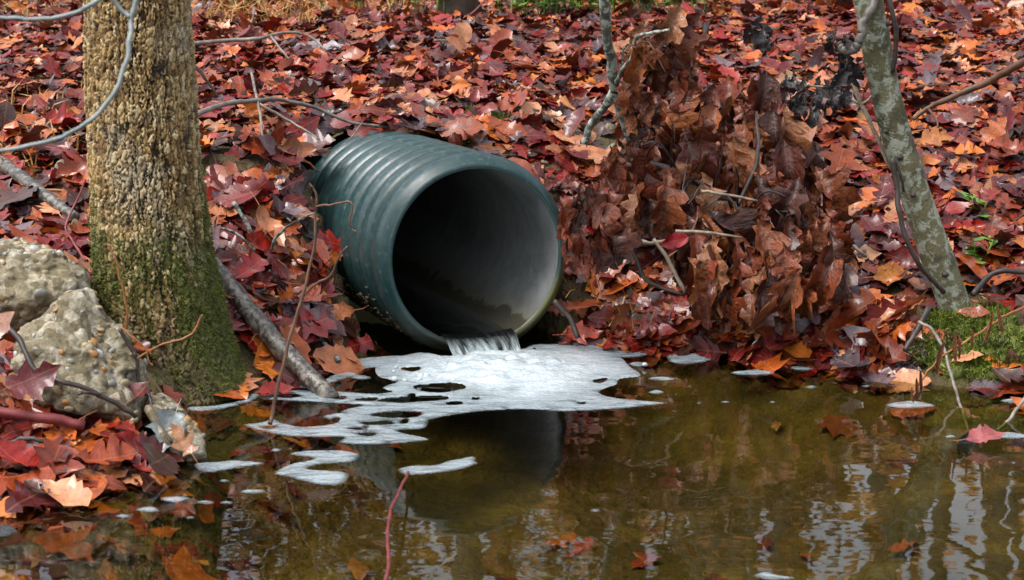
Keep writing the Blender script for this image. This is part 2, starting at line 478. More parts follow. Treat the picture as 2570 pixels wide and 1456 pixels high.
    mp = nd(nt, 'ShaderNodeMapping', {'Vector': o, 'Scale': (.75, 1.0, 1.0)})
    w1 = noise_t(nt, 5.5, 1, mp.outputs[0], .4); w2 = noise_t(nt, 21, 1, mp.outputs[0], .5)
    hgt = mth(nt, 'ADD', w1, mth(nt, 'MULTIPLY', w2, .07))
    b = nd(nt, 'ShaderNodeBump', {'Strength': 1.0, 'Distance': .0024, 'Height': hgt})
    fr = nd(nt, 'ShaderNodeFresnel', {'IOR': 1.33, 'Normal': b.outputs[0]})
    tr = nd(nt, 'ShaderNodeBsdfTransparent', {'Color': (.66, .65, .37, 1)})
    gl = nd(nt, 'ShaderNodeBsdfGlossy', {'Color': (1, 1, 1, 1), 'Roughness': .015, 'Normal': b.outputs[0]})
    mx = nd(nt, 'ShaderNodeMixShader', {0: fr.outputs[0], 1: tr.outputs[0], 2: gl.outputs[0]})
    nt.links.new(mx.outputs[0], out.inputs['Surface']); M['water'] = m
    # falling water
    m, nt, bs, out = newmat('falling_water'); nt.nodes.remove(bs); tc = coords(nt)
    mp = nd(nt, 'ShaderNodeMapping', {'Vector': tc.outputs['UV'], 'Scale': (11.0, 1.1, 1.0)})
    n = noise_t(nt, 1.0, 4, mp.outputs[0], .6)
    df = nd(nt, 'ShaderNodeBsdfDiffuse', {'Color': (.62, .74, .75, 1)})
    b = nd(nt, 'ShaderNodeBump', {'Strength': .8, 'Distance': .01, 'Height': n})
    gl = nd(nt, 'ShaderNodeBsdfGlossy', {'Roughness': .08, 'Color': (1, 1, 1, 1), 'Normal': b.outputs[0]})
    tr = nd(nt, 'ShaderNodeBsdfTransparent', {'Color': (.75, .80, .74, 1)})
    fr = nd(nt, 'ShaderNodeFresnel', {'IOR': 1.33, 'Normal': b.outputs[0]})
    m1 = nd(nt, 'ShaderNodeMixShader', {0: fr.outputs[0], 1: tr.outputs[0], 2: gl.outputs[0]})
    vv = nd(nt, 'ShaderNodeSeparateXYZ', {0: tc.outputs['UV']}).outputs[1]
    f = mth(nt, 'MULTIPLY', ramp(nt, n, [(.40, .0), (.62, .9)]), ramp(nt, vv, [(.35, 0.0), (.9, 1.0)]))
    m2 = nd(nt, 'ShaderNodeMixShader', {0: f, 1: m1.outputs[0], 2: df.outputs[0]})
    nt.links.new(m2.outputs[0], out.inputs['Surface']); M['fall'] = m
    # foam
    m, nt, bs, out = newmat('foam'); tc = coords(nt); o = tc.outputs['Object']
    n = noise_t(nt, 90, 4, o, .6); n2 = noise_t(nt, 8, 4, o)
    fm = nd(nt, 'ShaderNodeMapping', {'Vector': o, 'Scale': (.55, 1.5, 1.0)})
    n5 = noise_t(nt, 20, 7, fm.outputs[0], .75, .6)
    cells = nd(nt, 'ShaderNodeTexVoronoi', {'Scale': 95.0, 'Randomness': 1.0}); nt.links.new(o, cells.inputs['Vector'])
    dp = attr(nt, 'depth').outputs['Fac']
    al = mth(nt, 'ADD', mth(nt, 'MULTIPLY', dp, 1.7), mth(nt, 'MULTIPLY', n5, 1.1))
    fc = ramp(nt, al, [(.35, (.40, .49, .53)), (.65, (.54, .63, .66)), (1.0, (.80, .89, .92))])
    nt.links.new(mixc(nt, ramp(nt, cells.outputs['Distance'], [(.15, 0.0), (.6, .35)]), fc, (.30, .37, .40)), bs.inputs['Base Color'])
    bs.inputs['Roughness'].default_value = .25
    a1 = ramp(nt, al, [(.40, .22), (.62, .72), (.95, .95)])
    nt.links.new(mth(nt, 'MULTIPLY', a1, ramp(nt, dp, [(.0, .12), (.012, 1.0)])), bs.inputs['Alpha'])
    n = mth(nt, 'ADD', n, mth(nt, 'MULTIPLY', cells.outputs['Distance'], -.9))
    bump(nt, bs, n, .5, .004); M['foam'] = m
build_materials()

# ------------------------------------------------------------------ leaves: outlines, curls
OUT = {
 'oak': [(.012, -.0, 0), (.07, .10, .05), (.17, .13, .09), (.11, .21, .18), (.24, .27, .22), (.33, .34, .28), (.27, .39, .34), (.19, .43, .42), (.31, .51, .47),
         (.38, .62, .53), (.30, .66, .60), (.19, .68, .67), (.23, .76, .73), (.24, .84, .79), (.13, .85, .85), (.07, .92, .91), (0, 1.0, 1.0)],
 'maple': [(.012, 0, 0), (.16, -.02, .04), (.34, .03, .10), (.27, .13, .17), (.22, .20, .23), (.37, .28, .29), (.52, .46, .36), (.38, .49, .43), (.26, .50, .50),
           (.24, .60, .57), (.30, .70, .64), (.20, .77, .74), (.09, .87, .84), (0, 1.0, 1.0)],
 'beech': [(.01, 0, 0), (.10, .06, .05), (.19, .16, .14), (.255, .28, .25), (.245, .34, .33), (.285, .44, .42), (.262, .50, .49), (.275, .60, .58), (.23, .66, .65), (.21, .76, .74),
           (.14, .83, .83), (.085, .92, .91), (0, 1.0, 1.0)],
 'white_oak': [(.01, 0, 0), (.05, .12, .10), (.15, .16, .16), (.17, .24, .22), (.07, .29, .29), (.20, .36, .36), (.26, .45, .42), (.20, .50, .47), (.09, .52, .53), (.24, .60, .59),
               (.31, .70, .66), (.22, .77, .73), (.11, .76, .79), (.19, .86, .86), (.14, .95, .92), (0, 1.0, 1.0)],
}
def leaf_template(kind, seed, fold=.3, cross=1.0, along=.8, wave=.05, rows=1, petiole=False):
    rs = np.random.default_rng(seed)
    o = np.array(OUT[kind]); n = len(o)
    V, UV = [], []
    fr = [0] + [(k + 1) / rows for k in range(rows)]
    lines = []
    for side in (1, -1):
        j = rs.normal(0, .022, (n, 2)); j[0] = 0; j[-1] = 0
        ws = rs.uniform(.55, 1.1)                      # torn or rolled-in halves
        for k, f in enumerate(fr):
            if f == 0: 
                if side == 1:
                    lines.append((0, len(V))); V += [(0, y, 0) for y in o[:, 2]]; UV += [(0, y) for y in o[:, 2]]
                continue
            a = len(V)
            x = side * (o[:, 0] * ws + j[:, 0]) * f; y = o[:, 2] * (1 - f) + (o[:, 1] + j[:, 1]) * f
            V += list(zip(x, y, np.zeros(n))); UV += list(zip(x, o[:, 2] * (1 - f) + o[:, 1] * f))
            lines.append((side * (k), a))
    st = dict(lines)
    Fc = []
    for side in (1, -1):
        for k in range(rows):
            a = st[0] if k == 0 else st[side * k]; b = st[side * (k + 1)]
            for i in range(n - 1):
                q = (a + i, b + i, b + i + 1, a + i + 1)
                Fc.append(q if side == 1 else q[::-1])
    V = np.array(V); UV = np.array(UV)
    x, y = V[:, 0].copy(), V[:, 1].copy()
    z = fold * np.abs(x) + wave * np.sin(y * rs.uniform(5, 10) + rs.uniform(0, 6)) * (np.abs(x) * 3 + .3) + rs.normal(0, wave * .4, len(x)) * (np.abs(x) > .02)
    cr = cross if abs(cross) > 1e-3 else 1e-3
    xx = np.sin(cr * x) / cr; z = z + (1 - np.cos(cr * x)) / cr
    al = along if abs(along) > 1e-3 else 1e-3
    yy = y - .45
    y2 = np.sin(al * yy) / al - z * np.sin(al * yy); z2 = (1 - np.cos(al * yy)) / al + z * np.cos(al * yy)
    tw = rs.normal(0, .35) * yy
    V = np.stack([xx * np.cos(tw) - z2 * np.sin(tw), y2, z2 * np.cos(tw) + xx * np.sin(tw)], 1)
    if petiole:
        b = V[0]; a = len(V)
        e = rs.normal(0, .05)
        pts = [b + np.array([w, -t, -.03 * t + e * t]) for t, w in ((0, .009), (0, -.009), (.2, -.007), (.2, .007), (.36, .004), (.36, -.004))]
        pts[4] += np.array([e, 0, 0]); pts[5] += np.array([e, 0, 0])
        V = np.vstack([V, pts]); UV = np.vstack([UV, [(0, 0)] * 6])
        Fc += [(a, a + 1, a + 2, a + 3), (a + 3, a + 2, a + 5, a + 4)]
    return V, np.array(Fc), UV
KINDS = ['oak', 'maple', 'beech', 'white_oak']
PAL = {
 'dark red':     [(.23, .007, .004), (.31, .012, .005), (.16, .006, .005)],
 'maroon':       [(.085, .007, .008), (.12, .011, .010)],
 'rust brown':   [(.29, .042, .007), (.35, .062, .010), (.22, .030, .007)],
 'orange':       [(.58, .12, .009), (.64, .17, .016), (.50, .095, .008)],
 'tan':          [(.54, .19, .075), (.60, .25, .115), (.45, .145, .055)],
 'purplish grey': [(.13, .075, .085), (.19, .12, .13), (.09, .055, .065)],
 'dark brown':   [(.046, .012, .006), (.07, .018, .008)],
}
PW = {'dark red': .26, 'maroon': .18, 'rust brown': .20, 'orange': .12, 'tan': .12, 'purplish grey': .08, 'dark brown': .07}
PN = list(PW); PP = np.array([PW[k] for k in PN]); PP = PP / PP.sum()

def frame(n, yaw):
    """rotation matrices whose z column is n and whose y column points along yaw"""
    d = np.stack([np.cos(yaw), np.sin(yaw), np.zeros_like(yaw)], -1)
    y = d - n * np.sum(d * n, -1, keepdims=True); y /= np.linalg.norm(y, axis=-1, keepdims=True) + 1e-9
    x = np.cross(y, n)
    return np.stack([x, y, n], -1)
# ================================================================== SETTING
def ground():
    xs = np.concatenate([-np.geomspace(70, 3.3, 26), np.arange(-3.24, 3.25, .03), np.geomspace(3.3, 70, 26)])
    ys = np.concatenate([np.linspace(-30, 0, 10), np.arange(.5, 3.4, .25), np.arange(3.5, 9.0, .03), np.geomspace(9.05, 90, 60)])
    X, Y = np.meshgrid(xs, ys)
    Z = height(X, Y)
    s, t = pipe_st(X, Y)
    trench = (np.abs(t) < .362) & (s > -.12) & (s < sback(t))
    cov = (np.abs(t) < .362) & (s >= sback(t)) & (s < 6)
    V = np.stack([X, Y, Z], -1).reshape(-1, 3)
    ny, nx = X.shape
    i = np.arange(ny - 1)[:, None] * nx + np.arange(nx - 1)[None]
    Fq = np.stack([i, i + 1, i + nx + 1, i + nx], -1).reshape(-1, 4)
    tf, cf = trench.ravel()[Fq].any(1), cov.ravel()[Fq].any(1)
    o = mk('ground', V, Fq[~(tf & cf)], M['soil'])
    tag(o, kind='structure')
ground()
def water():
    xs = np.array([-30, -8, -4, 4, 8, 30.0]); ys = np.array([-12, 0, 3, 5, 7.2])
    X, Y = np.meshgrid(xs, ys)
    V = np.stack([X, Y, X * 0], -1).reshape(-1, 3); nx = len(xs)
    i = np.arange(len(ys) - 1)[:, None] * nx + np.arange(nx - 1)[None]
    o = mk('pond_water', V, np.stack([i, i + 1, i + nx + 1, i + nx], -1).reshape(-1, 4), M['water'])
    tag(o, kind='structure')
water()

# ================================================================== DRAINAGE PIPE
def lathe(prof, n=96):
    """profile of (distance along pipe, radius) in the pipe's own frame: x lateral, y inwards, z up"""
    a = np.arange(n) * 2 * np.pi / n
    V = np.concatenate([np.stack([np.sin(a) * r, np.full(n, s), np.cos(a) * r], 1) for s, r in prof])
    i = np.arange(len(prof) - 1)[:, None] * n; j = np.arange(n)[None]
    Fq = np.stack([i + j, i + (j + 1) % n, i + n + (j + 1) % n, i + n + j], -1).reshape(-1, 4)
    return V, Fq
def pipe():
    root = empty('drainage_pipe', PO, 'dark teal corrugated plastic drainage pipe pouring water into the pond', 'pipe')
    root.rotation_euler = (0, 0, YAW)
    V, Fq = lathe([(.004, RI), (-.004, RI + .006), (-.004, RI + .014), (.002, RI + .020), (.012, RI + .027), (.024, RI + .038), (.042, RO - .003), (.06, RO), (.085, RO - .002), (.110, RO - .008), (.130, RO - .018), (.143, RO - .030), (.149, RO - .039), (.152, RO - .045)], 128)
    mk('rim', V, Fq, M['pipe'], root)
    pit, st = .122, .152
    prof = [(q * pit, RO - .047 + .047 * (1 - abs(2 * q - 1) ** 2.8) ** .65) for q in (0, .012, .03, .06, .1, .16, .24, .34, .45, .55, .66, .76, .84, .9, .94, .97, .988, 1)]
    V, Fq = lathe(prof, 128)
    rib = mk('rib', V, Fq, M['pipe'], root); rib.location = (0, st, 0)
    for k in range(1, 8):
        c = rib.copy(); col.objects.link(c); c.parent = root; c.location = (0, st + pit * k, 0)
    V, Fq = lathe([(.004, RI), (.3, RI), (.6, RI), (1, RI), (1.6, RI), (2.4, RI), (3.4, RI), (4.4, RI), (4.4, .001)], 128)
    mk('inner_wall', V, Fq[:, ::-1], M['liner'], root)
    V, Fq = lathe([(st + pit * 8, RO - .02), (2.5, RO - .02), (4.5, RO - .02)], 48)
    mk('buried_section', V, Fq, M['pipe'], root)
    # crust of dried mud low on the left flank
    parts = []
    for k in range(420):
        a = -math.pi + random.uniform(.35, 1.25); s = random.uniform(.08, .75)
        if random.random() > math.exp(-((a + math.pi - .75) / .33) ** 2): continue
        r = RO - .004 - .016 * (((s - .152) % pit) < .02)
        v, f = ico(1)
        v = v * np.array([random.uniform(.005, .013), random.uniform(.006, .018), random.uniform(.003, .009)]) * (1 + rng.normal(0, .15, (len(v), 1)))
        parts.append((v + np.array([math.sin(a) * r, s, math.cos(a) * r]), f))
    V, Fq = join(parts)
    o = mk('mud_crust', V, Fq, M['mud'], root); o['kind'] = 'stuff'
    # water running along the bottom of the pipe
    zl = -(RI - .030)
    hw = math.sqrt(RI ** 2 - zl ** 2)
    return root, zl, hw
PIPE, ZL, HWID = pipe()
def loc2w(p):
    p = np.asarray(p, float)
    return PO + p[..., 0:1] * LAT + p[..., 1:2] * A_IN + p[..., 2:3] * np.array([0, 0, 1.0])
def spout():
    root = empty('water_spout', loc2w(np.array([0, -.1, -PO[2]])), 'clear water spilling from the pipe lip into white foam', 'water')
    ys = np.concatenate([np.linspace(4.2, .3, 12), np.linspace(.25, .02, 12)])
    V = []; 
    for y in ys:
        for x in np.linspace(-1, 1, 17):
            V.append((x * HWID * 1.0, y, ZL + .003 * (vnoise(x * 4 + 9, y * 9) - .5)))
    V = np.array(V); n = 17
    i = np.arange(len(ys) - 1)[:, None] * n + np.arange(n - 1)[None]
    UVc = np.stack([V[:, 0] * 4, np.zeros(len(V))], 1)
    o = mk('stream', loc2w(V), np.stack([i, i + 1, i + n + 1, i + n], -1).reshape(-1, 4), M['water'])
    rebase(o, root)
    nu, nv = 61, 34
    V, UV = [], []
    h0 = ZL + .002; fall = PO[2] + ZL + .01
    for j in range(nv):
        v = j / (nv - 1)
        for k in range(nu):
            u = k / (nu - 1) * 2 - 1
            reach = .13 + .05 * vnoise(u * 6 + 3, .5, 4) - .03 * u * u
            if v < .25: y, z = .02 - v / .25 * .025, h0 - .003 * (v / .25) ** 2
            else:
                t = (v - .25) / .75
                y = -.005 - reach * t; z = h0 - .003 - (fall - .003) * t ** 1.7
            amp = .010 * sstep(.2, .8, v)
            z += amp * (fbm(u * 9 + 5, v * 1.3, 3) - .5) * 2; y += amp * (fbm(u * 7 + 15, v * 1.2, 8) - .5) * 2
            w = HWID * (1.0 - .10 * sstep(.2, 1, v))
            edge = .010 * abs(u) ** 3 * (1 - v)
            V.append((u * w, y, z + edge)); UV.append((u * .5 + .5, v))
    i = np.arange(nv - 1)[:, None] * nu + np.arange(nu - 1)[None]
    o = mk('cascade', loc2w(np.array(V)), np.stack([i, i + 1, i + nu + 1, i + nu], -1).reshape(-1, 4), M['fall'], uv=np.array(UV))
    rebase(o, root)
spout()

# ================================================================== FOAM
def smooth_poly(p, n=5):
    p = np.asarray(p, float)
    q = np.vstack([p[-1:], p, p[:2]])
    return spline(q, n)[n:-n - 1]
def sdf(pts, poly):
    a = poly; b = np.roll(poly, -1, 0)
    out = np.empty(len(pts))
    for s in range(0, len(pts), 6000):
        p = pts[s:s + 6000]
        e = b - a; w = p[:, None] - a[None]
        t = np.clip((w * e).sum(-1) / ((e * e).sum(-1) + 1e-12), 0, 1)
        d = np.sqrt(((w - t[..., None] * e) ** 2).sum(-1)).min(1)
        c = ((a[None, :, 1] > p[:, None, 1]) != (b[None, :, 1] > p[:, None, 1])) & \
            (p[:, None, 0] < (b - a)[None, :, 0] * (p[:, None, 1] - a[None, :, 1]) / ((b - a)[None, :, 1] + 1e-12) + a[None, :, 0])
        ins = c.sum(1) % 2 == 1
        out[s:s + 6000] = np.where(ins, d, -d)
    return out
def foam_mesh(name, polys, holes=(), res=.006, amp=.02, thick=.005, seed=1, froth=None, hole_noise=0.0, nscale=9):
    world = [smooth_poly([W(x, y)[:2] for x, y in p]) for p in polys]
    hol = [smooth_poly([W(x, y)[:2] for x, y in p]) for p in holes]
    allp = np.vstack(world)
    lo, hi = allp.min(0) - .06, allp.max(0) + .06
    xs = np.arange(lo[0], hi[0], res); ys = np.arange(lo[1], hi[1], res * 1.6)
    X, Y = np.meshgrid(xs, ys)
    pts = np.stack([X.ravel(), Y.ravel()], 1)
    wx = pts[:, 0] + .03 * (fbm(pts[:, 0] * 6, pts[:, 1] * 6, seed + 40, 2) - .5); wy = pts[:, 1]
    q = np.stack([wx, wy], 1)
    f = np.max([sdf(q, p) for p in world], 0)
    f = f + amp * (fbm(pts[:, 0] * nscale, pts[:, 1] * nscale * .7, seed, 3) - .5) * 2
    for p in hol: f = np.minimum(f, -sdf(q, p) + .006 * (vnoise(pts[:, 0] * 30, pts[:, 1] * 30, 5) - .5))
    if hole_noise:
        left = sstep(-.02, -.45, pts[:, 0])
        g = fbm(pts[:, 0] * 13, pts[:, 1] * 9, seed + 9, 2)
        f = np.minimum(f, (hole_noise + .16 * (1 - left) - g) * .35)
    Fg = f.reshape(X.shape)
    gy, gx = np.gradient(Fg, res * 1.6, res)
    g2 = np.maximum(gx ** 2 + gy ** 2, .05)
    near = (np.abs(Fg) < res * 1.7)
    sc = np.where(near, Fg / g2, 0)
    Xn, Yn = X - np.clip(sc * gx, -res, res) * (Fg < 0), Y - np.clip(sc * gy, -1.6 * res, 1.6 * res) * (Fg < 0)
    keep = (Fg > -res * .9)
    Z = .001 + thick * sstep(-.001, .014, Fg)
    if froth is not None:
        c, rad, h = froth
        d = np.hypot(X - c[0], (Y - c[1]))
        k = np.exp(-(d / rad) ** 2)
        Z = Z + h * k * (.25 + 1.3 * fbm(X * 16, Y * 20, 6, 3)) + .004 * k * np.sin(d * 95) * sstep(0, .02, Fg)
        Z = Z + .0025 * fbm(X * 40, Y * 40, 77, 2) * sstep(0, .02, Fg)
    ny, nx = X.shape
    i = np.arange(ny - 1)[:, None] * nx + np.arange(nx - 1)[None]
    Fq = np.stack([i, i + 1, i + nx + 1, i + nx], -1).reshape(-1, 4)
    Fq = Fq[keep.ravel()[Fq].all(1)]
    used = np.unique(Fq); mp = np.zeros(ny * nx, int); mp[used] = np.arange(len(used))
    V = np.stack([Xn, Yn, Z], -1).reshape(-1, 3)[used]
    return mk(name, V, mp[Fq], M['foam'], attrs={'depth': (np.clip(Fg, 0, .2) + (0 if froth is None else .45 * np.exp(-(np.hypot(X - froth[0][0], (Y - froth[0][1]) * 1.2) / .30) ** 2))).ravel()[used]})
def oval(cx, cy, rx, ry, k=9, seed=0):
    rs = np.random.default_rng(seed)
    return [(cx + math.cos(a) * rx * rs.uniform(.8, 1.15), cy + math.sin(a) * ry * rs.uniform(.75, 1.2)) for a in np.linspace(0, 2 * math.pi, k, endpoint=False)]
FOAM_MAIN = [
 [(1060, 890), (1130, 905), (1290, 890), (1340, 868), (1420, 866), (1500, 880), (1560, 897), (1592, 925), (1608, 944), (1560, 952), (1545, 966), (1505, 985), (1560, 1002), (1680, 1012), (1600, 1022), (1500, 1030), (1410, 1033), (1330, 1028), (1240, 1030), (1150, 1040), (1060, 1057), (1000, 1050), (900, 1045), (850, 1035), (900, 1020), (960, 1005), (1000, 990), (960, 975), (1000, 962), (960, 950), (940, 925), (990, 905)],
 [(850, 915), (920, 900), (1000, 895), (1080, 897), (1120, 915), (1050, 928), (960, 922), (900, 928)],
 [(650, 1000), (700, 985), (760, 980), (850, 985), (940, 990), (1000, 985), (1060, 1000), (1000, 1030), (930, 1020), (860, 1015), (780, 1010), (700, 1006)],
 [(605, 1067), (650, 1062), (685, 1052), (715, 1064), (770, 1072), (835, 1063), (800, 1048), (830, 1038), (900, 1035), (980, 1030), (1070, 1050), (1060, 1075), (990, 1083), (1075, 1103), (1010, 1113), (900, 1117), (850, 1111), (860, 1098), (760, 1097), (690, 1090)],
]
FOAM_HOLES = [
 [(760, 1040), (800, 1030), (795, 1048)], [(700, 994), (740, 990), (760, 996), (720, 1000)], [(820, 998), (860, 996), (850, 1004)], [(905, 1062), (960, 1058), (985, 1064), (930, 1068)], [(870, 1076), (900, 1074), (905, 1080)],
 [(1120, 1012), (1150, 1008), (1165, 1014), (1135, 1018)], [(1010, 930), (1060, 934), (1040, 942)], [(1180, 1002), (1200, 1000), (1195, 1006)], [(900, 1090), (940, 1088), (930, 1096)], [(660, 1072), (690, 1070), (680, 1078)], [(1490, 958), (1530, 950), (1510, 964)], [(1440, 1012), (1470, 1010), (1460, 1016)],
 [(940, 1006), (1000, 998), (1110, 996), (1120, 1004), (1060, 1009), (1000, 1012)],
 [(880, 958), (930, 950), (980, 956), (960, 966), (910, 968)], [(1040, 972), (1110, 968), (1170, 976), (1120, 988), (1060, 984)],
 [(930, 1042), (1000, 1034), (1060, 1036), (1050, 1046), (990, 1050)], [(880, 1004), (940, 998), (930, 1008)],
]
sp = W(1200, 925)
raft = foam_mesh('foam_raft', FOAM_MAIN, FOAM_HOLES, .0055, .009, .0028, 3, ((sp[0] + .05, sp[1] - .02), .24, .034), .80)
tag(raft, 'large white foam raft spreading over the water below the pipe', 'foam')
parts = []
for k in range(260):
    d = abs(random.gauss(0, .13)); a = random.uniform(0, 2 * math.pi)
    v, f = ico(2); r = random.uniform(.004, .013)
    parts.append((v * np.array([r, r, r * .8]) + np.array([sp[0] + .05 + d * math.cos(a) * 1.3, sp[1] - .05 + d * math.sin(a) * .7, .012]), f))
V, Fq = join(parts)
o = mk('bubbles', V, Fq, M['foam'], raft, attrs={'depth': np.full(len(V), .6)}); o['kind'] = 'stuff'
PATCH = [
 ([[(695, 1190), (740, 1165), (785, 1152), (720, 1142), (760, 1133), (850, 1131), (902, 1142), (880, 1160), (800, 1168), (780, 1180), (870, 1185), (877, 1203), (850, 1220), (790, 1215), (740, 1200)]], 'ragged foam patch floating below the left end of the big raft'),
 ([[(993, 1178), (1040, 1170), (1090, 1168), (1130, 1155), (1190, 1147), (1195, 1158), (1206, 1163), (1170, 1175), (1110, 1187), (1040, 1194), (1000, 1187)]], 'long foam patch at the top of the red stem'),
 ([[(465, 1024), (540, 1020), (610, 1006), (640, 985), (664, 984), (645, 1005), (600, 1020), (540, 1031), (480, 1033)]], 'white foam collar around the foot of the mossy tree'),
 ([[(490, 1165), (540, 1160), (600, 1157), (660, 1165), (600, 1175), (530, 1186), (500, 1180)]], 'foam patch at the tip of the small boulder'),
 ([[(750, 965), (800, 960), (850, 935), (900, 940), (860, 955), (800, 972), (760, 975)]], 'thin foam strip at the wet end of the log'),
 ([[(1440, 868), (1500, 864), (1580, 870), (1640, 880), (1620, 895), (1550, 898), (1490, 885)]], 'foam edging the shore just right of the pipe'),
 ([[(1672, 893), (1720, 886), (1800, 890), (1780, 905), (1720, 915), (1680, 908)]], 'foam strip under the hanging brown leaves'),
 ([[(1880, 888), (1960, 905), (2040, 912), (2060, 925), (2000, 930), (1920, 912), (1850, 900)]], 'foam edging the shore below the brown leaf heap'),
 ([[(2225, 1017), (2290, 1008), (2350, 1018), (2320, 1024), (2260, 1026)]], 'foam patch where the rusty drooping twig meets the water'),
 ([[(2325, 944), (2380, 950), (2440, 955), (2495, 966), (2460, 972), (2390, 962), (2335, 954)]], 'foam strip along the foot of the moss mound'),
 ([[(2475, 1092), (2520, 1086), (2566, 1092), (2600, 1096), (2540, 1102), (2490, 1100)]], 'foam beside the reddish floating leaf at the right edge'),
 ([[(2505, 1005), (2560, 1000), (2620, 1006), (2580, 1014), (2520, 1012)]], 'foam on the water below the right end of the moss mound'),
 ([[(2090, 930), (2180, 935), (2255, 936), (2230, 945), (2150, 944), (2095, 938)]], 'foam under the pink leaf at the shoreline'),
 ([[(1838, 935), (1890, 929), (1935, 936), (1900, 944), (1850, 941)]], 'oval foam patch off the brown leaf heap'),
 ([[(1900, 1446), (1930, 1436), (1965, 1444), (2000, 1452), (1940, 1458)]], 'foam patch at the bottom edge of the picture'),
]
for k, (p, lab) in enumerate(PATCH):
    tag(foam_mesh('foam_patch', p, (), .006, .009, .004, 20 + k, None, 0, 14), lab, 'foam', 'foam patches on the pond')
FLECK = [(450, 1253, 38, 8), (515, 1262, 24, 5), (575, 1263, 22, 5), (370, 1280, 30, 7), (632, 1235, 28, 6), (1655, 952, 35, 5), (1648, 985, 22, 5), (2030, 972, 13, 4), (620, 1162, 18, 4),
         (1600, 915, 28, 5), (2390, 1097, 14, 4), (2175, 970, 12, 3), (1815, 1010, 12, 3), (300, 1296, 20, 5), (905, 948, 26, 5), (560, 1208, 16, 4), (1755, 1012, 8, 3), (2440, 975, 20, 3), (700, 1130, 14, 4), (1490, 1282, 13, 4), (480, 1300, 12, 4), (1940, 1010, 9, 3)]
FLAB = ['largest foam fleck in the left shallows', 'thin foam fleck right of the largest one in the left shallows', 'rightmost of the row of flecks in the left shallows', 'foam fleck at the left end of the row in the left shallows', 'foam fleck below the ragged foam patch, on its left', 'long foam fleck off the right tip of the raft', 'foam fleck under the right tip of the raft', 'tiny foam fleck off the brown leaf heap', 'foam fleck at the tip of the foam by the small boulder',
 'foam fleck between the raft and the shore at its upper right', 'foam fleck at the dark leaf on the arched twig', 'tiny foam fleck left of the rusty drooping twig', 'tiny foam fleck right of the raft point', 'foam fleck nearest the wet leaves at the lower left', 'foam fleck between the log end and the raft', 'small fleck under the foam by the small boulder', 'second tiny fleck right of the raft point', 'thin fleck below the moss mound foam strip', 'fleck between the ragged patch and the raft', 'lone fleck in the middle of the open water', 'lowest fleck in the left shallows', 'tiny fleck in open water below the brown leaf heap']
for k, (x, y, a, b) in enumerate(FLECK):
    tag(foam_mesh('foam_fleck', [oval(x, y, a, b, 9, k)], (), .0045, .003, .003, 60 + k, None, 0, 20), FLAB[k], 'foam', 'small foam flecks on the pond')

# ================================================================== BIG TREE
def voro(u, v, per, cu, cv, s):
    """nearest and second nearest cell distance on an unrolled trunk: u periodic with per cells"""
    gu, gv = u / cu, v / cv
    iu, iv = np.floor(gu), np.floor(gv)
    d1 = np.full(u.shape, 9.0); d2 = np.full(u.shape, 9.0); idc = np.zeros(u.shape)
    for a in (-1, 0, 1):
        for b in (-1, 0, 1):
            ci, cj = iu + a, iv + b
            cm = np.mod(ci, per)
            px = ci + .5 + (_h(cm, cj, s) - .5) * .85 + .5 * (np.mod(cj, 2)); py = cj + .5 + (_h(cm, cj, s + 7) - .5) * .95
            d = np.hypot(gu - px, (gv - py) * .8)
            new = d < d1
            d2 = np.where(new, d1, np.minimum(d2, d)); idc = np.where(new, _h(cm, cj, s + 13), idc); d1 = np.where(new, d, d1)
    return d1, d2, idc
TZ = np.array([-.3, 0, .13, .29, .476, .72, 1.2, 2.2, 4, 6.5])
TX = np.array([-1.035, -1.045, -1.065, -1.085, -1.105, -1.117, -1.128, -1.14, -1.12, -1.05])
TR = np.array([.215, .205, .196, .187, .178, .168, .160, .15, .13, .09])
TY = 5.42
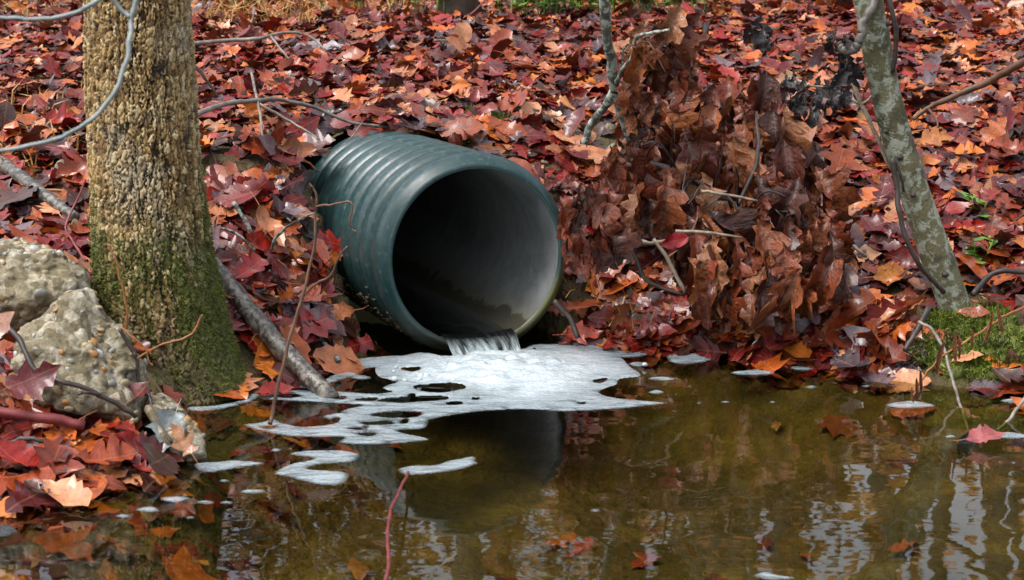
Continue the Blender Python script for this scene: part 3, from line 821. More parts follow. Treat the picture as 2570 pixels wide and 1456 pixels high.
def big_tree():
    root = empty('oak_tree', (TX[1], TY, 0), 'thick rough barked tree with green moss at its foot, standing in the pond edge', 'tree')
    n = 480
    zs = np.concatenate([np.arange(-.3, 1.36, .0034), np.linspace(1.37, 6.5, 160)])
    th = np.arange(n) * 2 * np.pi / n
    Zg, Tg = np.meshgrid(zs, th, indexing='ij')
    r = np.interp(Zg, TZ, TR)
    fl = np.exp(-np.clip(Zg, -.3, 9) / .13)
    lobes = .055 * np.maximum(0, np.cos(Tg + .25)) ** 3 + .03 * np.maximum(0, np.cos(Tg - 2.9)) ** 4 + .02 * np.maximum(0, np.cos(Tg - 4.6)) ** 6
    r = r + fl * lobes + .008 * (fbm(Tg * 1.5 + 30, Zg * 2.5, 5, 3) - .5) * 2
    Rm = .17; per = 72; cu = 2 * np.pi / per
    warp = (fbm(Tg * 5, Zg * 14, 21, 3) - .5) * .16
    wf = (fbm(Tg * 34, Zg * 150, 23, 3) - .5)
    wz = (fbm(Tg * 30 + 9, Zg * 120, 27, 3) - .5)
    d1, d2, idc = voro(Tg + warp + wf * .04, Zg + warp * .25 + wz * .010, per, cu, .027, 3)
    e1, e2, id2 = voro(Tg + warp * 1.5 + wf * .09, Zg + wz * .02, 54, 2 * np.pi / 54, .20, 9)
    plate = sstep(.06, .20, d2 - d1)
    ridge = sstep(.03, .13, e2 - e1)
    rough = fbm(Tg * 30, Zg * 120, 31, 4) - .5
    amp = 1 - .5 * sstep(.35, .0, Zg)
    disp = amp * (.0060 * plate * (.3 + .9 * idc) + .014 * ridge * (.6 + .6 * id2) + .006 * rough)
    r2 = r - .019 + disp
    cx = np.interp(Zg, TZ, TX)
    V = np.stack([cx + np.cos(Tg) * r2, TY + np.sin(Tg) * r2, Zg], -1).reshape(-1, 3)
    # moss grows low down and up the flanks
    nn = fbm(Tg * 3.4 + 50, Zg * 4.2, 41, 4); fine = fbm(Tg * 26, Zg * 60, 43, 3)
    side = np.abs(np.cos(Tg)) ** 2
    lev = sstep(.86, .28, Zg) * .64 + .46 * side * sstep(2.2, .3, Zg) + .06
    moss = sstep(.62, 1.05, lev * .80 + nn * .55 + (fine - .5) * .45 - .10 * plate * idc) * (1 - .65 * sstep(.16, .02, Zg) * (1 - side))
    wet = sstep(.34, .06, Zg + (nn - .5) * .25) * .75
    nz = len(zs)
    i = np.arange(nz - 1)[:, None] * n; j = np.arange(n)[None]
    Fq = np.stack([i + j, i + (j + 1) % n, i + n + (j + 1) % n, i + n + j], -1).reshape(-1, 4)
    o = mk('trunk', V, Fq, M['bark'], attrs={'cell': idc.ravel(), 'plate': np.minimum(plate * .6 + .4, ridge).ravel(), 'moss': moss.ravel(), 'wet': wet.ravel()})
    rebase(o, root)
    # moss tufts: little upright blades all over the mossy bark
    N = np.stack([np.cos(Tg), np.sin(Tg), 0 * Tg], -1).reshape(-1, 3)
    w = (moss.ravel() ** 1.5) * (Zg.ravel() < 1.36) * (Zg.ravel() > .0)
    idx = rng.choice(len(V), 26000, p=w / w.sum())
    b = V[idx] + rng.normal(0, .002, (len(idx), 3)); nrmv = N[idx]
    tip = b + nrmv * rng.uniform(.002, .009, (len(idx), 1)) + rng.normal(0, .0025, (len(idx), 3)) + np.array([0, 0, -.002])
    sd_ = np.cross(nrmv, rng.normal(0, 1, (len(idx), 3))); sd_ /= np.linalg.norm(sd_, axis=1, keepdims=True); sd_ *= rng.uniform(.0012, .0028, (len(idx), 1))
    VV = np.stack([b - sd_, b + sd_, tip], 1).reshape(-1, 3)
    mo = mk('moss', VV, np.arange(len(VV)).reshape(-1, 3), M['barkmoss'], smooth=False); mo['kind'] = 'stuff'
    rebase(mo, root)
    # limbs and a thin crown far above the picture
    top = np.array([TX[-1], TY, 6.3]); limbs = []
    for k in range(7):
        a = k * 2.4; z0 = 3.6 + k * .42
        b0 = np.array([np.interp(z0, TZ, TX), TY, z0])
        e = b0 + np.array([math.cos(a) * 1.6, math.sin(a) * 1.6, 1.2]); m_ = (b0 + e) / 2 + np.array([0, 0, -.1])
        limbs.append(branch([b0, m_, e], .055, .012, 7, 6, .02, .1, k))
    V2, F2 = join(limbs)
    rebase(mk('limbs', V2, F2, M['trunk_far']), root)
    return root
big_tree()

# ================================================================== SAPLING ON THE RIGHT
def sapling():
    base = P(2405, 815, 5.78)
    pts = [P(2405, 830, 5.78), P(2392, 760, 5.78), P(2335, 600, 5.77), P(2280, 440, 5.76), P(2238, 300, 5.75), P(2205, 150, 5.74), P(2178, 0, 5.73), P(2150, -160, 5.72), P(2100, -480, 5.7), P(2080, -900, 5.7), P(2110, -1500, 5.75)]
    root = empty('sapling', base, 'slender leaning tree with pale lichen patches on its bark, rising from the moss mound', 'tree')
    p = spline(pts, 14); k = len(p)
    rad = np.interp(np.linspace(0, 1, k), [0, .06, .12, .4, .62, 1], [.066, .056, .053, .048, .047, .02])
    rs = np.random.default_rng(3)
    rad = rad * (1 + .05 * (vnoise(np.arange(k) * .21, np.zeros(k), 3) - .5) * 2)
    V, Fq = tube(p, rad, 40, .012, 4)
    rebase(mk('trunk', V, Fq, M['lichen']), root)
    kn = []
    for (x, y, s) in ((2232, 185, .017), (2258, 395, .012), (2222, 330, .010), (2292, 490, .010), (2372, 690, .012), (2225, 60, .012)):
        q = P(x, y, 5.71); v, f = ico(2)
        kn.append((v * np.array([s, s * .6, s * .8]) + q, f))
    V, Fq = join(kn); rebase(mk('knots', V, Fq, M['twig_dark']), root)
    st = [branch([P(2198, -30, 5.72), P(2190, 15, 5.68), P(2166, 55, 5.66), P(2158, 95, 5.65), P(2146, 122, 5.65), P(2118, 128, 5.65), P(2100, 108, 5.66)], .0145, .0135, 12, 7, .002, .12, 3)]
    rebase(mk('hooked_stub', *join(st), M['twig_bark']), root)
    vi = [branch([P(2215, -40, 5.68), P(2240, 30, 5.67), P(2248, 110, 5.68), P(2238, 180, 5.70)], .009, .007, 8, 6, .002, .1, 5),
          branch([P(2238, 395, 5.69), P(2252, 480, 5.68), P(2262, 560, 5.66), P(2290, 640, 5.66), P(2335, 700, 5.68), P(2368, 735, 5.70)], .009, .008, 8, 6, .002, .1, 6),
          branch([P(2246, 400, 5.69), P(2262, 450, 5.69), P(2268, 480, 5.70)], .006, .004, 6, 5, .001, .1, 7)]
    rebase(mk('vine', *join(vi), M['twig_dark']), root)
    up = []
    for k, (dx, dz) in enumerate(((-.7, .9), (.6, 1.0), (-.3, 1.3), (.4, .8))):
        b0 = P(2080, -900 - 110 * k, 5.7); e = b0 + np.array([dx, .4 * (k % 2 * 2 - 1), dz])
        up.append(branch([b0, (b0 + e) / 2 + np.array([0, 0, .1]), e], .016, .004, 6, 6, .01, .1, k))
    rebase(mk('limbs', *join(up), M['lichen']), root)
sapling()

# ================================================================== ROCKS
def rock_mesh(name, pts, mat, sub=5, amp=.02, freq=14, soft=.0, seed=0, ctr=None):
    pts = np.asarray(pts, float)
    c = pts.mean(0) if ctr is None else np.asarray(ctr)
    bm = bmesh.new()
    for p in pts: bm.verts.new(p - c)
    bmesh.ops.convex_hull(bm, input=bm.verts[:])
    pl = []
    for f in bm.faces:
        f.normal_update(); n = np.array(f.normal[:]); d = n @ np.array(f.verts[0].co[:])
        if d < 0: n, d = -n, -d
        pl.append((n, d))
    bm.free()
    v, fc = ico(sub)
    v = v / np.linalg.norm(v, axis=1, keepdims=True)
    Nn = np.array([a for a, _ in pl]); Dd = np.array([b for _, b in pl])
    q = (v @ Nn.T) / Dd[None]
    q = np.maximum(q, 1e-3)
    k = 14.0
    r = 1 / (q ** k).sum(1) ** (1 / k)
    out = v * r[:, None]
    off = Vector((seed * 3.1, seed * 1.7, seed * .9))
    dis = np.array([mn.fractal(Vector(p) * freq + off, .9, 2.1, 7) for p in out])
    dis2 = np.array([mn.voronoi(Vector(p) * freq * 2.5 + off)[0][0] for p in out])
    rr = out / np.linalg.norm(out, axis=1, keepdims=True)
    out = out + rr * (dis * amp * 1.15 + (.35 - dis2) * amp * .28)[:, None]
    return out, fc, c
PEB = ['pebble_white', 'pebble_orange', 'pebble_grey', 'pebble_tan', 'pebble_grey', 'pebble_tan']
_PM = {}
def boulder(name, label, pts, mat, cat='rock', pebbles=0, sub=5, amp=.016, freq=14, seed=0, prange=(.006, .019)):
    V, fc, c = rock_mesh(name, pts, mat, sub, amp, freq, 0, seed)
    root = empty(name, c, label, cat)
    mk('stone_body', V, fc, M[mat], root)
    rs = np.random.default_rng(seed + 77)
    me = {}
    cand = np.where(V[:, 1] < .3 * abs(V[:, 1]).max())[0]
    for k in range(pebbles):
        i = int(rs.choice(cand)); mkey = PEB[rs.integers(len(PEB))]
        if mkey not in _PM:
            v, f = ico(2); v = v * (1 + rs.normal(0, .06, (len(v), 1)))
            o = mk('pebble', v, f, M[mkey]); _PM[mkey] = o.data
            bpy.data.objects.remove(o)
        o = bpy.data.objects.new('pebble', _PM[mkey]); col.objects.link(o); o.parent = root
        s = rs.uniform(*prange) * (.7 if rs.random() < .5 else 1)
        n = Vector(V[i]).normalized()
        o.location = V[i] - np.array(n) * s * .15
        o.rotation_euler = n.to_track_quat('Z', 'Y').to_euler()
        o.scale = (s * rs.uniform(.8, 1.3), s * rs.uniform(.7, 1.1), s * rs.uniform(.45, .7))
    return root
boulder('boulder', 'pebbly grey concrete-like boulder cut by the frame, behind the pointed boulder',
        [P(-120, 612, 5.35), P(30, 598, 5.25), P(110, 606, 5.22), P(185, 640, 5.2), P(228, 668, 5.2), P(232, 715, 5.12), P(120, 745, 5.0), P(-120, 770, 4.98), P(-160, 640, 5.1), P(60, 640, 5.6), P(220, 690, 5.5), P(-100, 650, 5.6), P(100, 860, 5.1), P(-100, 860, 5.1), P(225, 800, 5.2)],
        'conglomerate', 'boulder', 120, 6, .020, 16, 1)
boulder('boulder', 'pointed pebbly tan boulder leaning against the foot of the mossy tree',
        [P(165, 715, 4.82), P(212, 704, 4.82), P(250, 735, 4.82), P(300, 800, 4.80), P(345, 880, 4.79), P(385, 960, 4.79), P(392, 1000, 4.77), P(330, 1050, 4.58), P(210, 1010, 4.52), P(90, 900, 4.56), P(20, 860, 4.64), P(60, 800, 4.74), P(170, 760, 5.06), P(330, 930, 5.04), P(380, 1010, 4.96), P(60, 900, 4.99), P(60, 1000, 4.59), P(200, 1080, 4.59), P(370, 1060, 4.69)],
        'conglomerate', 'boulder', 110, 6, .028, 12, 2)
boulder('boulder', 'small pebbly boulder dipping into the water before the mossy tree',
        [P(378, 985, 4.76), P(400, 978, 4.77), P(440, 1005, 4.75), P(490, 1060, 4.70), P(515, 1110, 4.64), P(520, 1140, 4.60), P(460, 1130, 4.52), P(390, 1080, 4.52), P(365, 1030, 4.62), P(430, 1030, 4.88), P(500, 1100, 4.82), P(380, 1050, 4.85), P(440, 1170, 4.56), P(520, 1170, 4.62)],
        'conglomerate', 'boulder', 60, 5, .016, 18, 3)
boulder('wet_stone', 'dark wet stone in the shallows at the lower left edge', [P(-40, 1320, 3.98), P(20, 1316, 4.0), P(55, 1335, 3.98), P(60, 1355, 3.95), P(20, 1375, 3.9), P(-40, 1375, 3.9), P(0, 1330, 4.1), P(40, 1390, 3.95), P(-30, 1390, 3.95)], 'wetstone', 'stone', 0, 4, .006, 20, 4)
def small_stone(label, px, py, w, h, seed, mat='fieldstone', D=None, group=None):
    g = G(px, py + h * .5) if D is None else P(px, py + h * .5, D)
    s = F / g[1]
    rs = np.random.default_rng(seed)
    pts = []
    for a in np.linspace(0, 2 * math.pi, 9, endpoint=False):
        for zz, rr in ((0.0, 1.0), (.6, .95), (1.0, .5)):
            pts.append(g + np.array([math.cos(a) * w / s * .5 * rr * rs.uniform(.8, 1.1), math.sin(a) * w / s * .42 * rr * rs.uniform(.8, 1.1), -.01 + zz * h / s * rs.uniform(.85, 1.1)]))
    return boulder('field_stone', label, pts, mat, 'stone', 0, 4, .006, 26, seed)
for k, a in enumerate([
  ('pale rounded stone among the leaves on the slope above the pipe', 985, 254, 72, 48), ('flat greenish stone left of the pale rounded stone', 815, 265, 80, 34), ('small whitish stone above the back end of the pipe', 778, 340, 30, 34),
  ('buff stone under the forked lichen branch', 1530, 322, 52, 40), ('squarish pale stone touching the left fork of the lichen branch', 1438, 332, 46, 44), ('jagged yellowish stone below the forked lichen branch', 1548, 376, 78, 46),
  ('small white pebble stone right of the mossed clump', 1452, 318, 26, 18), ('mossy stone half hidden behind the mossy tree', 190, 570, 40, 60), ('grey stone in the leaves behind the big tree, at its left side', 165, 415, 70, 50), ('ochre stone above the clay scarp beside the big tree', 690, 335, 60, 40), ('brown stone in the clay at the shore right of the pipe', 1412, 838, 30, 22), ('tiny grey stone left of the forked lichen branch', 1368, 405, 26, 16)]):
    small_stone(*a, seed=30 + k)

# ================================================================== TWIGS, LOG, BRANCHES
def stick(name, label, segs, mat, cat='twig', group=None, n=8, wob=.0012):
    parts = []
    for k, (pts, r0, r1) in enumerate(segs):
        parts.append(branch(pts, r0, r1, n, 6, wob, .16, k + len(label)))
    V, Fq = join(parts)
    b = segs[0][0][0]
    o = mk(name, V - b, Fq, M[mat]); o.location = [float(v) for v in b]
    return tag(o, label, cat, group)
def GP(l, lift=.02): return [G(x, y, lift) if len(q) == 0 else P(x, y, q[0]) for x, y, *q in l]

stick('log', 'speckled grey log sliding from the bank into the pond beside the mossy tree', [([P(500, 640, 5.75), P(560, 700, 5.7), P(640, 800, 5.6), P(720, 890, 5.48), P(800, 968, 5.36), P(830, 1000, 5.3)], .034, .026)], 'log', 'log', n=18, wob=.002)
stick('lichen_branch', 'pale forked twig with green lichen leaning over the leaves left of the pipe',
      [([P(585, 508, 6.0), P(625, 570, 5.98), P(650, 640, 5.96), P(690, 690, 5.93), P(712, 730, 5.9), P(790, 830, 5.75), P(850, 908, 5.66)], .007, .009), ([P(518, 565, 5.95), P(590, 585, 5.95), P(630, 620, 5.95), P(652, 645, 5.95)], .004, .006), ([P(675, 655, 5.94), P(690, 600, 5.9), P(735, 560, 5.86), P(790, 535, 5.82)], .006, .003), ([P(735, 560, 5.86), P(720, 548, 5.86)], .003, .002)], 'twig_lichen')
stick('dead_stalk', 'tall thin brown stalk rising from the water in front of the pipe ribs',
      [([P(678, 1062, 4.93), P(682, 1045, 4.95), P(698, 960, 4.97), P(735, 820, 5.0), P(770, 700, 5.02), P(792, 600, 5.04), P(790, 540, 5.05), P(795, 500, 5.05), P(783, 470, 5.05), P(776, 462, 5.05)], .0065, .0028), ([P(752, 752, 5.02), P(790, 715, 5.0), P(830, 690, 4.99), P(850, 645, 4.98), P(872, 618, 4.97)], .004, .0025), ([P(790, 530, 5.05), P(780, 495, 5.04)], .003, .002)], 'twig_brown')
stick('bent_tendril', 'thin brown tendril with a sharp bend hanging before the pipe ribs', [([P(792, 530, 5.05), P(800, 517, 5.03), P(840, 513, 5.0), P(882, 508, 4.98), P(879, 550, 4.98), P(882, 575, 4.98), P(895, 582, 4.97)], .0035, .0022)], 'twig_brown')
stick('fallen_branch', 'long grey branch lying over the leaves from the big tree to the pipe', [(GP([(440, 330, 6.0), (490, 290, 6.2), (560, 263, 6.45), (640, 253, 6.6), (700, 251, 6.75), (790, 270, 6.85), (880, 308, 6.9), (960, 318, 6.95), (1010, 328, 7.0)]), .011, .005), (GP([(650, 262, 6.6), (720, 300, 6.6), (770, 330, 6.55), (800, 350, 6.5)]), .006, .003), (GP([(630, 180, 7.0), (640, 225, 6.7), (655, 300, 6.5), (660, 345, 6.4), (690, 375, 6.4), (715, 395, 6.4)]), .006, .004), (GP([(910, 305, 6.9), (890, 335, 6.85), (870, 355, 6.8)]), .003, .002)], 'twig_grey', 'branch')
stick('fallen_branch', 'thin grey branch on the leaves behind the big tree, near the top', [(GP([(470, 112, 8.2), (560, 103, 8.3), (650, 97, 8.3), (685, 87, 8.35), (740, 82, 8.4), (790, 100, 8.4), (815, 125, 8.35)]), .010, .005), (GP([(680, 92, 8.3), (705, 125, 8.2), (725, 148, 8.1)]), .006, .004)], 'twig_grey', 'branch')
stick('fallen_stick', 'brown stick lying on the leaves above the pipe, near the top', [(GP([(890, 132), (960, 130), (1040, 136)], .03), .011, .009)], 'twig_brown', 'stick')
stick('fallen_stick', 'grey pronged stick on the leaves at the upper middle', [(GP([(1090, 102), (1140, 99), (1175, 70), (1196, 45)], .06), .007, .004), (GP([(1185, 104), (1260, 96), (1330, 84)], .04), .008, .005)], 'twig_grey', 'stick')
stick('fallen_stick', 'small forked pale stick lying close above the pipe crown', [(GP([(1000, 252), (1040, 272), (1080, 276)], .03), .006, .005), (GP([(990, 242), (1010, 258)], .03), .004, .003)], 'twig_grey', 'stick')
stick('upright_twig', 'dark thin twig leaning beside the big tree over the leaves', [(GP([(487, 165, 6.6), (520, 205, 6.6), (548, 245, 6.6)]), .007, .004)], 'twig_dark')
stick('lichen_branch', 'mottled lichen branch that stands on the slope and forks above the pipe',
      [([P(1490, -400, 5.92), P(1508, -120, 6.07), P(1515, 0, 6.14), P(1522, 90, 6.22), P(1537, 180, 6.32), P(1542, 230, 6.37)], .020, .018), ([P(1542, 225, 6.37), P(1520, 265, 6.42), P(1485, 310, 6.52), P(1465, 362, 6.54)], .016, .012), ([P(1542, 228, 6.37), P(1555, 290, 6.42), P(1583, 365, 6.47)], .013, .009),
       ([P(1545, 215, 6.35), P(1560, 180, 6.22), P(1585, 145, 6.14), P(1590, 110, 6.10), P(1605, 90, 6.08), P(1680, 75, 6.02)], .009, .005), ([P(1565, 170, 6.22), P(1562, 130, 6.17), P(1578, 108, 6.12)], .004, .003)], 'twig_mottled', 'branch', n=12)
stick('arching_branch', 'dark red-brown branch slanting in from the right edge behind the leaning tree', [([P(2750, 60, 6.2), P(2569, 155, 6.4), P(2480, 205, 6.5), P(2400, 240, 6.55), P(2330, 272, 6.6), P(2290, 300, 6.6)], .016, .008), ([P(2330, 275, 6.58), P(2350, 300, 6.5), P(2352, 320, 6.45)], .005, .003)], 'twig_brown', 'branch')
stick('fallen_stick', 'thin brown stick lying behind the leaning tree at its upper right', [(GP([(2270, 225), (2340, 215), (2400, 212), (2460, 222), (2520, 235)], .05), .008, .006)], 'twig_brown', 'stick')
stick('fallen_stick', 'brown stick on the leaves right of the leaning tree at half height', [(GP([(2360, 520), (2420, 503), (2500, 498), (2600, 505)], .04), .009, .007)], 'twig_brown', 'stick')
stick('fallen_stick', 'slim pale stick on the leaves left of the leaning tree', [(GP([(2010, 508), (2060, 530), (2120, 545), (2180, 540)], .05), .006, .004)], 'twig_grey', 'stick')
stick('leaning_stick', 'pale bare stick with side prongs leaning left of the leaning tree', [([P(2130, 180, 5.85), P(2160, 260, 5.83), P(2200, 345, 5.81), P(2228, 410, 5.80), P(2240, 425, 5.8)], .0075, .0055), ([P(2163, 265, 5.83), P(2090, 225, 5.9), P(2030, 215, 6.0)], .005, .003), ([P(2163, 262, 5.83), P(2185, 245, 5.83), P(2190, 232, 5.83)], .0045, .003)], 'twig_pale')
stick('fallen_stick', 'pale tan stick sticking out of the brown leaf heap towards the leaning tree', [([P(2030, 520, 6.2), P(2090, 560, 6.1), P(2150, 625, 6.0), P(2175, 645, 6.0)], .008, .006)], 'twig_pale', 'stick')
stick('fallen_stick', 'knobbly lichen stick among the leaves above the dark leaf clump', [(GP([(1925, 150), (1965, 190), (2010, 205), (2040, 220)], .05), .009, .006)], 'twig_lichen', 'stick')
stick('fallen_branch', 'dark forked stick poking down from the brown leaves beside the pipe', [([P(1545, 560, 6.0), P(1590, 640, 5.95), P(1625, 705, 5.93), P(1720, 742, 5.9)], .009, .006)], 'twig_dark', 'branch')
stick('fallen_stick', 'short straight pale stick lying across the front of the brown leaf heap', [([P(1695, 580, 5.85), P(1780, 585, 5.84), P(1860, 596, 5.85)], .006, .004)], 'twig_pale', 'stick')
stick('fallen_stick', 'stubby pale stick just right of the scarlet leaf', [([P(1590, 605, 5.93), P(1640, 610, 5.93), P(1690, 600, 5.94)], .008, .006)], 'twig_pale', 'stick')
stick('fallen_stick', 'pale stick slanting down beside the hanging crimson leaf', [([P(1640, 600, 5.9), P(1680, 660, 5.88), P(1720, 735, 5.86)], .006, .008)], 'twig_pale', 'stick')
stick('fallen_stick', 'tan stick across the upper part of the brown leaf heap', [([P(1760, 480, 6.02), P(1800, 485, 6.0), P(1900, 505, 6.0)], .006, .005)], 'twig_pale', 'stick')
stick('fallen_stick', 'dark wet stick slanting into the pond beside the pipe rim', [([P(1390, 755, 6.0), P(1430, 800, 5.98), P(1450, 850, 5.95)], .010, .010)], 'twig_dark', 'stick')
# foreground twigs by the boulders
stick('dark_branch', 'dark knobbly twig lying over the leaves in front of the pointed boulder', [([P(20, 822, 4.60), P(50, 855, 4.58), P(85, 925, 4.52), P(150, 955, 4.48), P(240, 985, 4.50), P(300, 1020, 4.52), P(340, 1045, 4.54)], .008, .006), ([P(100, 932, 4.52), P(60, 937, 4.5), P(35, 933, 4.5)], .004, .003), ([P(0, 838, 4.6), P(40, 842, 4.6), P(62, 868, 4.57)], .003, .003), ([P(250, 990, 4.5), P(215, 985, 4.47), P(195, 990, 4.46)], .005, .004)], 'twig_dark')
stick('red_stick', 'thick wet red-brown stick with a broken end in the foreground leaves', [([P(-120, 1020, 4.42), P(0, 1035, 4.44), P(120, 1050, 4.46), P(210, 1068, 4.48)], .015, .013)], 'twig_red', 'stick', n=12)
stick('dark_branch', 'short dark bent twig below the red-brown stick', [([P(-60, 1120, 4.36), P(20, 1112, 4.38), P(70, 1100, 4.38), P(120, 1112, 4.38), P(155, 1125, 4.38)], .008, .005)], 'twig_dark')
stick('forked_twig', 'dark stem forking into rusty twigs between the boulders and the mossy tree', [([P(378, 1000, 4.72), P(350, 960, 4.72), P(342, 900, 4.72), P(330, 880, 4.72), P(300, 825, 4.72)], .005, .0055)], 'twig_dark')
stick('rusty_twig', 'rust coloured crooked twig in front of the mossy tree foot', [([P(345, 900, 4.71), P(400, 868, 4.70), P(470, 846, 4.7), P(490, 825, 4.7), P(508, 790, 4.7)], .0032, .0025), ([P(300, 820, 4.71), P(350, 860, 4.7), P(366, 882, 4.7), P(372, 905, 4.7), P(382, 918, 4.7)], .003, .002)], 'twig_rust')
stick('rusty_twig', 'upright wavy tan twig against the moss of the big tree', [([P(312, 858, 4.86), P(318, 790, 4.86), P(308, 720, 4.86), P(298, 690, 4.86), P(290, 650, 4.86), P(268, 612, 4.86)], .004, .0025)], 'twig_rust')
stick('thin_stem', 'hair-thin dark stem in the foreground leaves below the small boulder', [([P(430, 1110, 4.5), P(400, 1060, 4.55), P(378, 1010, 4.6), P(372, 985, 4.62)], .003, .002)], 'twig_dark')
stick('thin_stem', 'thin red stem leaning behind the boulders at the left', [([P(215, 655, 5.1), P(180, 600, 5.2), P(165, 570, 5.25), P(190, 510, 5.3), P(215, 450, 5.32)], .004, .003)], 'twig_red')
stick('fallen_stick', 'thin tan stick lying left of the big tree', [(GP([(-40, 488), (60, 483), (140, 478), (210, 492)], .05), .006, .005)], 'twig_rust', 'stick')
stick('fallen_log', 'grey lichen-crusted dead branch in the litter left of the big tree', [(GP([(-20, 395), (60, 450), (130, 505), (190, 545)], .06), .026, .020)], 'log', 'log', n=14)
stick('red_reed', 'curved red stem standing out of the pond in the foreground', [([W(1024, 1190, .0) + np.array([0, 0, .005]), P(1010, 1215, 4.15), P(985, 1270, 3.9), P(972, 1330, 3.7), P(975, 1400, 3.5), P(965, 1480, 3.3)], .0035, .004)], 'twig_red')
stick('overhanging_branch', 'out of focus bluish grey twig curving across the big tree', [([P(390, -140, 3.3), P(350, -20, 3.3), P(330, 50, 3.3), P(325, 110, 3.28), P(300, 210, 3.26), P(250, 280, 3.25), P(170, 338, 3.24), P(80, 365, 3.24), P(-80, 390, 3.24)], .0052, .0036), ([P(250, -80, 3.3), P(295, 15, 3.3), P(328, 45, 3.3)], .0042, .0040)], 'twig_blue', 'branch')
stick('overhanging_branch', 'out of focus bluish grey twig at the top left corner', [([P(330, -60, 3.4), P(245, 0, 3.4), P(190, 32, 3.4), P(110, 48, 3.4), P(40, 46, 3.4), P(-80, 40, 3.4)], .005, .0035)], 'twig_blue', 'branch')
# right-hand pond edge
stick('arched_twig', 'pale twig arching from the moss mound down into the pond', [([P(2305, 808, 5.55), P(2340, 830, 5.5), P(2370, 880, 5.42), P(2385, 940, 5.35), P(2410, 1020, 5.2), P(2432, 1085, 5.0)], .0055, .0045)], 'twig_grey')
stick('arched_twig', 'grey twig dipping into the pond at the right edge', [([P(2660, 880, 5.2), P(2600, 960, 5.1), P(2560, 1015, 5.05), P(2530, 1055, 5.02), P(2502, 1082, 5.0)], .006, .005)], 'twig_grey')
stick('dark_stick', 'dark wet stick standing in the moss mound', [([P(2330, 770, 5.62), P(2300, 830, 5.56), P(2270, 880, 5.52)], .010, .009)], 'twig_dark', 'stick')
stick('fallen_stick', 'dark bent stick on the bank right of the leaning tree foot', [([P(2440, 740, 5.75), P(2480, 695, 5.8), P(2520, 680, 5.8), P(2620, 690, 5.8)], .010, .009)], 'twig_dark', 'stick')
stick('thin_stem', 'thin brown stems rising beside the upper right of the leaning tree', [(GP([(2500, 620), (2540, 560), (2600, 520)], .03), .004, .003)], 'twig_brown')
for k, (x0, y0, x1, y1) in enumerate([(1160, 52, 1230, -20), (985, 45, 1010, -10), (835, 48, 900, -40), (600, 100, 640, 20)]):
    a = G(x0, y0); b = P(x1, y1, a[1] + .05)
    stick('upright_twig', ['thin red twig standing in the litter at the upper middle', 'thin dark twig standing in the litter near the top middle', 'slanting grey twig standing in the litter near the mossy far trunk', 'slim twig standing near the dry grass behind the big tree'][k], [([a, (a + b) / 2 + np.array([.02, 0, 0]), b], .007, .004)], ['twig_red', 'twig_dark', 'twig_grey', 'twig_grey'][k])

# ================================================================== MOSS CLUMPS
def moss_blades(name, base, normals, n, ln, wd, mat, parent=None):
    idx = rng.integers(0, len(base), n)
    b = base[idx] + rng.normal(0, .004, (n, 3)); nv = normals[idx]
    tip = b + nv * rng.uniform(ln * .4, ln, (n, 1)) + rng.normal(0, ln * .45, (n, 3))
    s = np.cross(nv, rng.normal(0, 1, (n, 3))); s /= np.linalg.norm(s, axis=1, keepdims=True); s *= rng.uniform(wd * .5, wd, (n, 1))
    mid = (b + tip) / 2 + rng.normal(0, ln * .1, (n, 3))
    V = np.stack([b, mid + s, tip, mid - s], 1).reshape(-1, 3)
    o = mk(name, V, np.arange(n * 4).reshape(-1, 4), mat, smooth=False); o['kind'] = 'stuff'
    return o
def moss_clump(label, poly, n, lump, ln=.014, cat='moss', D=None):
    poly = np.array(poly, float); lo, hi = poly.min(0), poly.max(0)
    pts = []
    while len(pts) < 200:
        q = np.array([[random.uniform(lo[0], hi[0]), random.uniform(lo[1], hi[1])]])
        if sdf(q, poly)[0] > 0: pts.append(G(*q[0]))
    pts = np.array(pts)
    parts = []; B, N = [], []
    for p in pts[:110]:
        r = lump * random.uniform(.5, 1.1); v, f = ico(2)
        n0 = nrm(p[0:1], p[1:2])[0]
        vv = v * r * np.array([1.2, 1.0, .75]); vv = vv * (1 + rng.normal(0, .05, (len(v), 1)))
        parts.append((vv + p, f)); up = v @ n0 > -.1
        B.append((vv + p)[up]); N.append(v[up] * .6 + n0 * .4)
    root = empty('moss_clump', pts.mean(0), label, cat)
    V, Fq = join(parts)
    rebase(mk('cushion', V, Fq, M['barkmoss']), root)
    rebase(moss_blades('blades', np.concatenate(B), np.concatenate(N), int(n * .7), ln, .0035, M['moss']), root)
moss_clump('bright green moss cushion among the leaves on the slope above the pipe', [(1165, 300), (1200, 290), (1250, 300), (1285, 325), (1270, 348), (1225, 345), (1185, 325)], 6000, .035, .022)
moss_clump('green moss mound at the foot of the leaning tree', [(2262, 905), (2290, 860), (2340, 800), (2400, 775), (2480, 775), (2530, 820), (2520, 900), (2540, 950), (2470, 955), (2390, 940), (2320, 935), (2270, 925)], 18000, .034, .020)
moss_clump('moss patch at the right edge of the bank', [(2530, 850), (2600, 830), (2640, 900), (2600, 940), (2540, 930)], 4000, .03, .02)

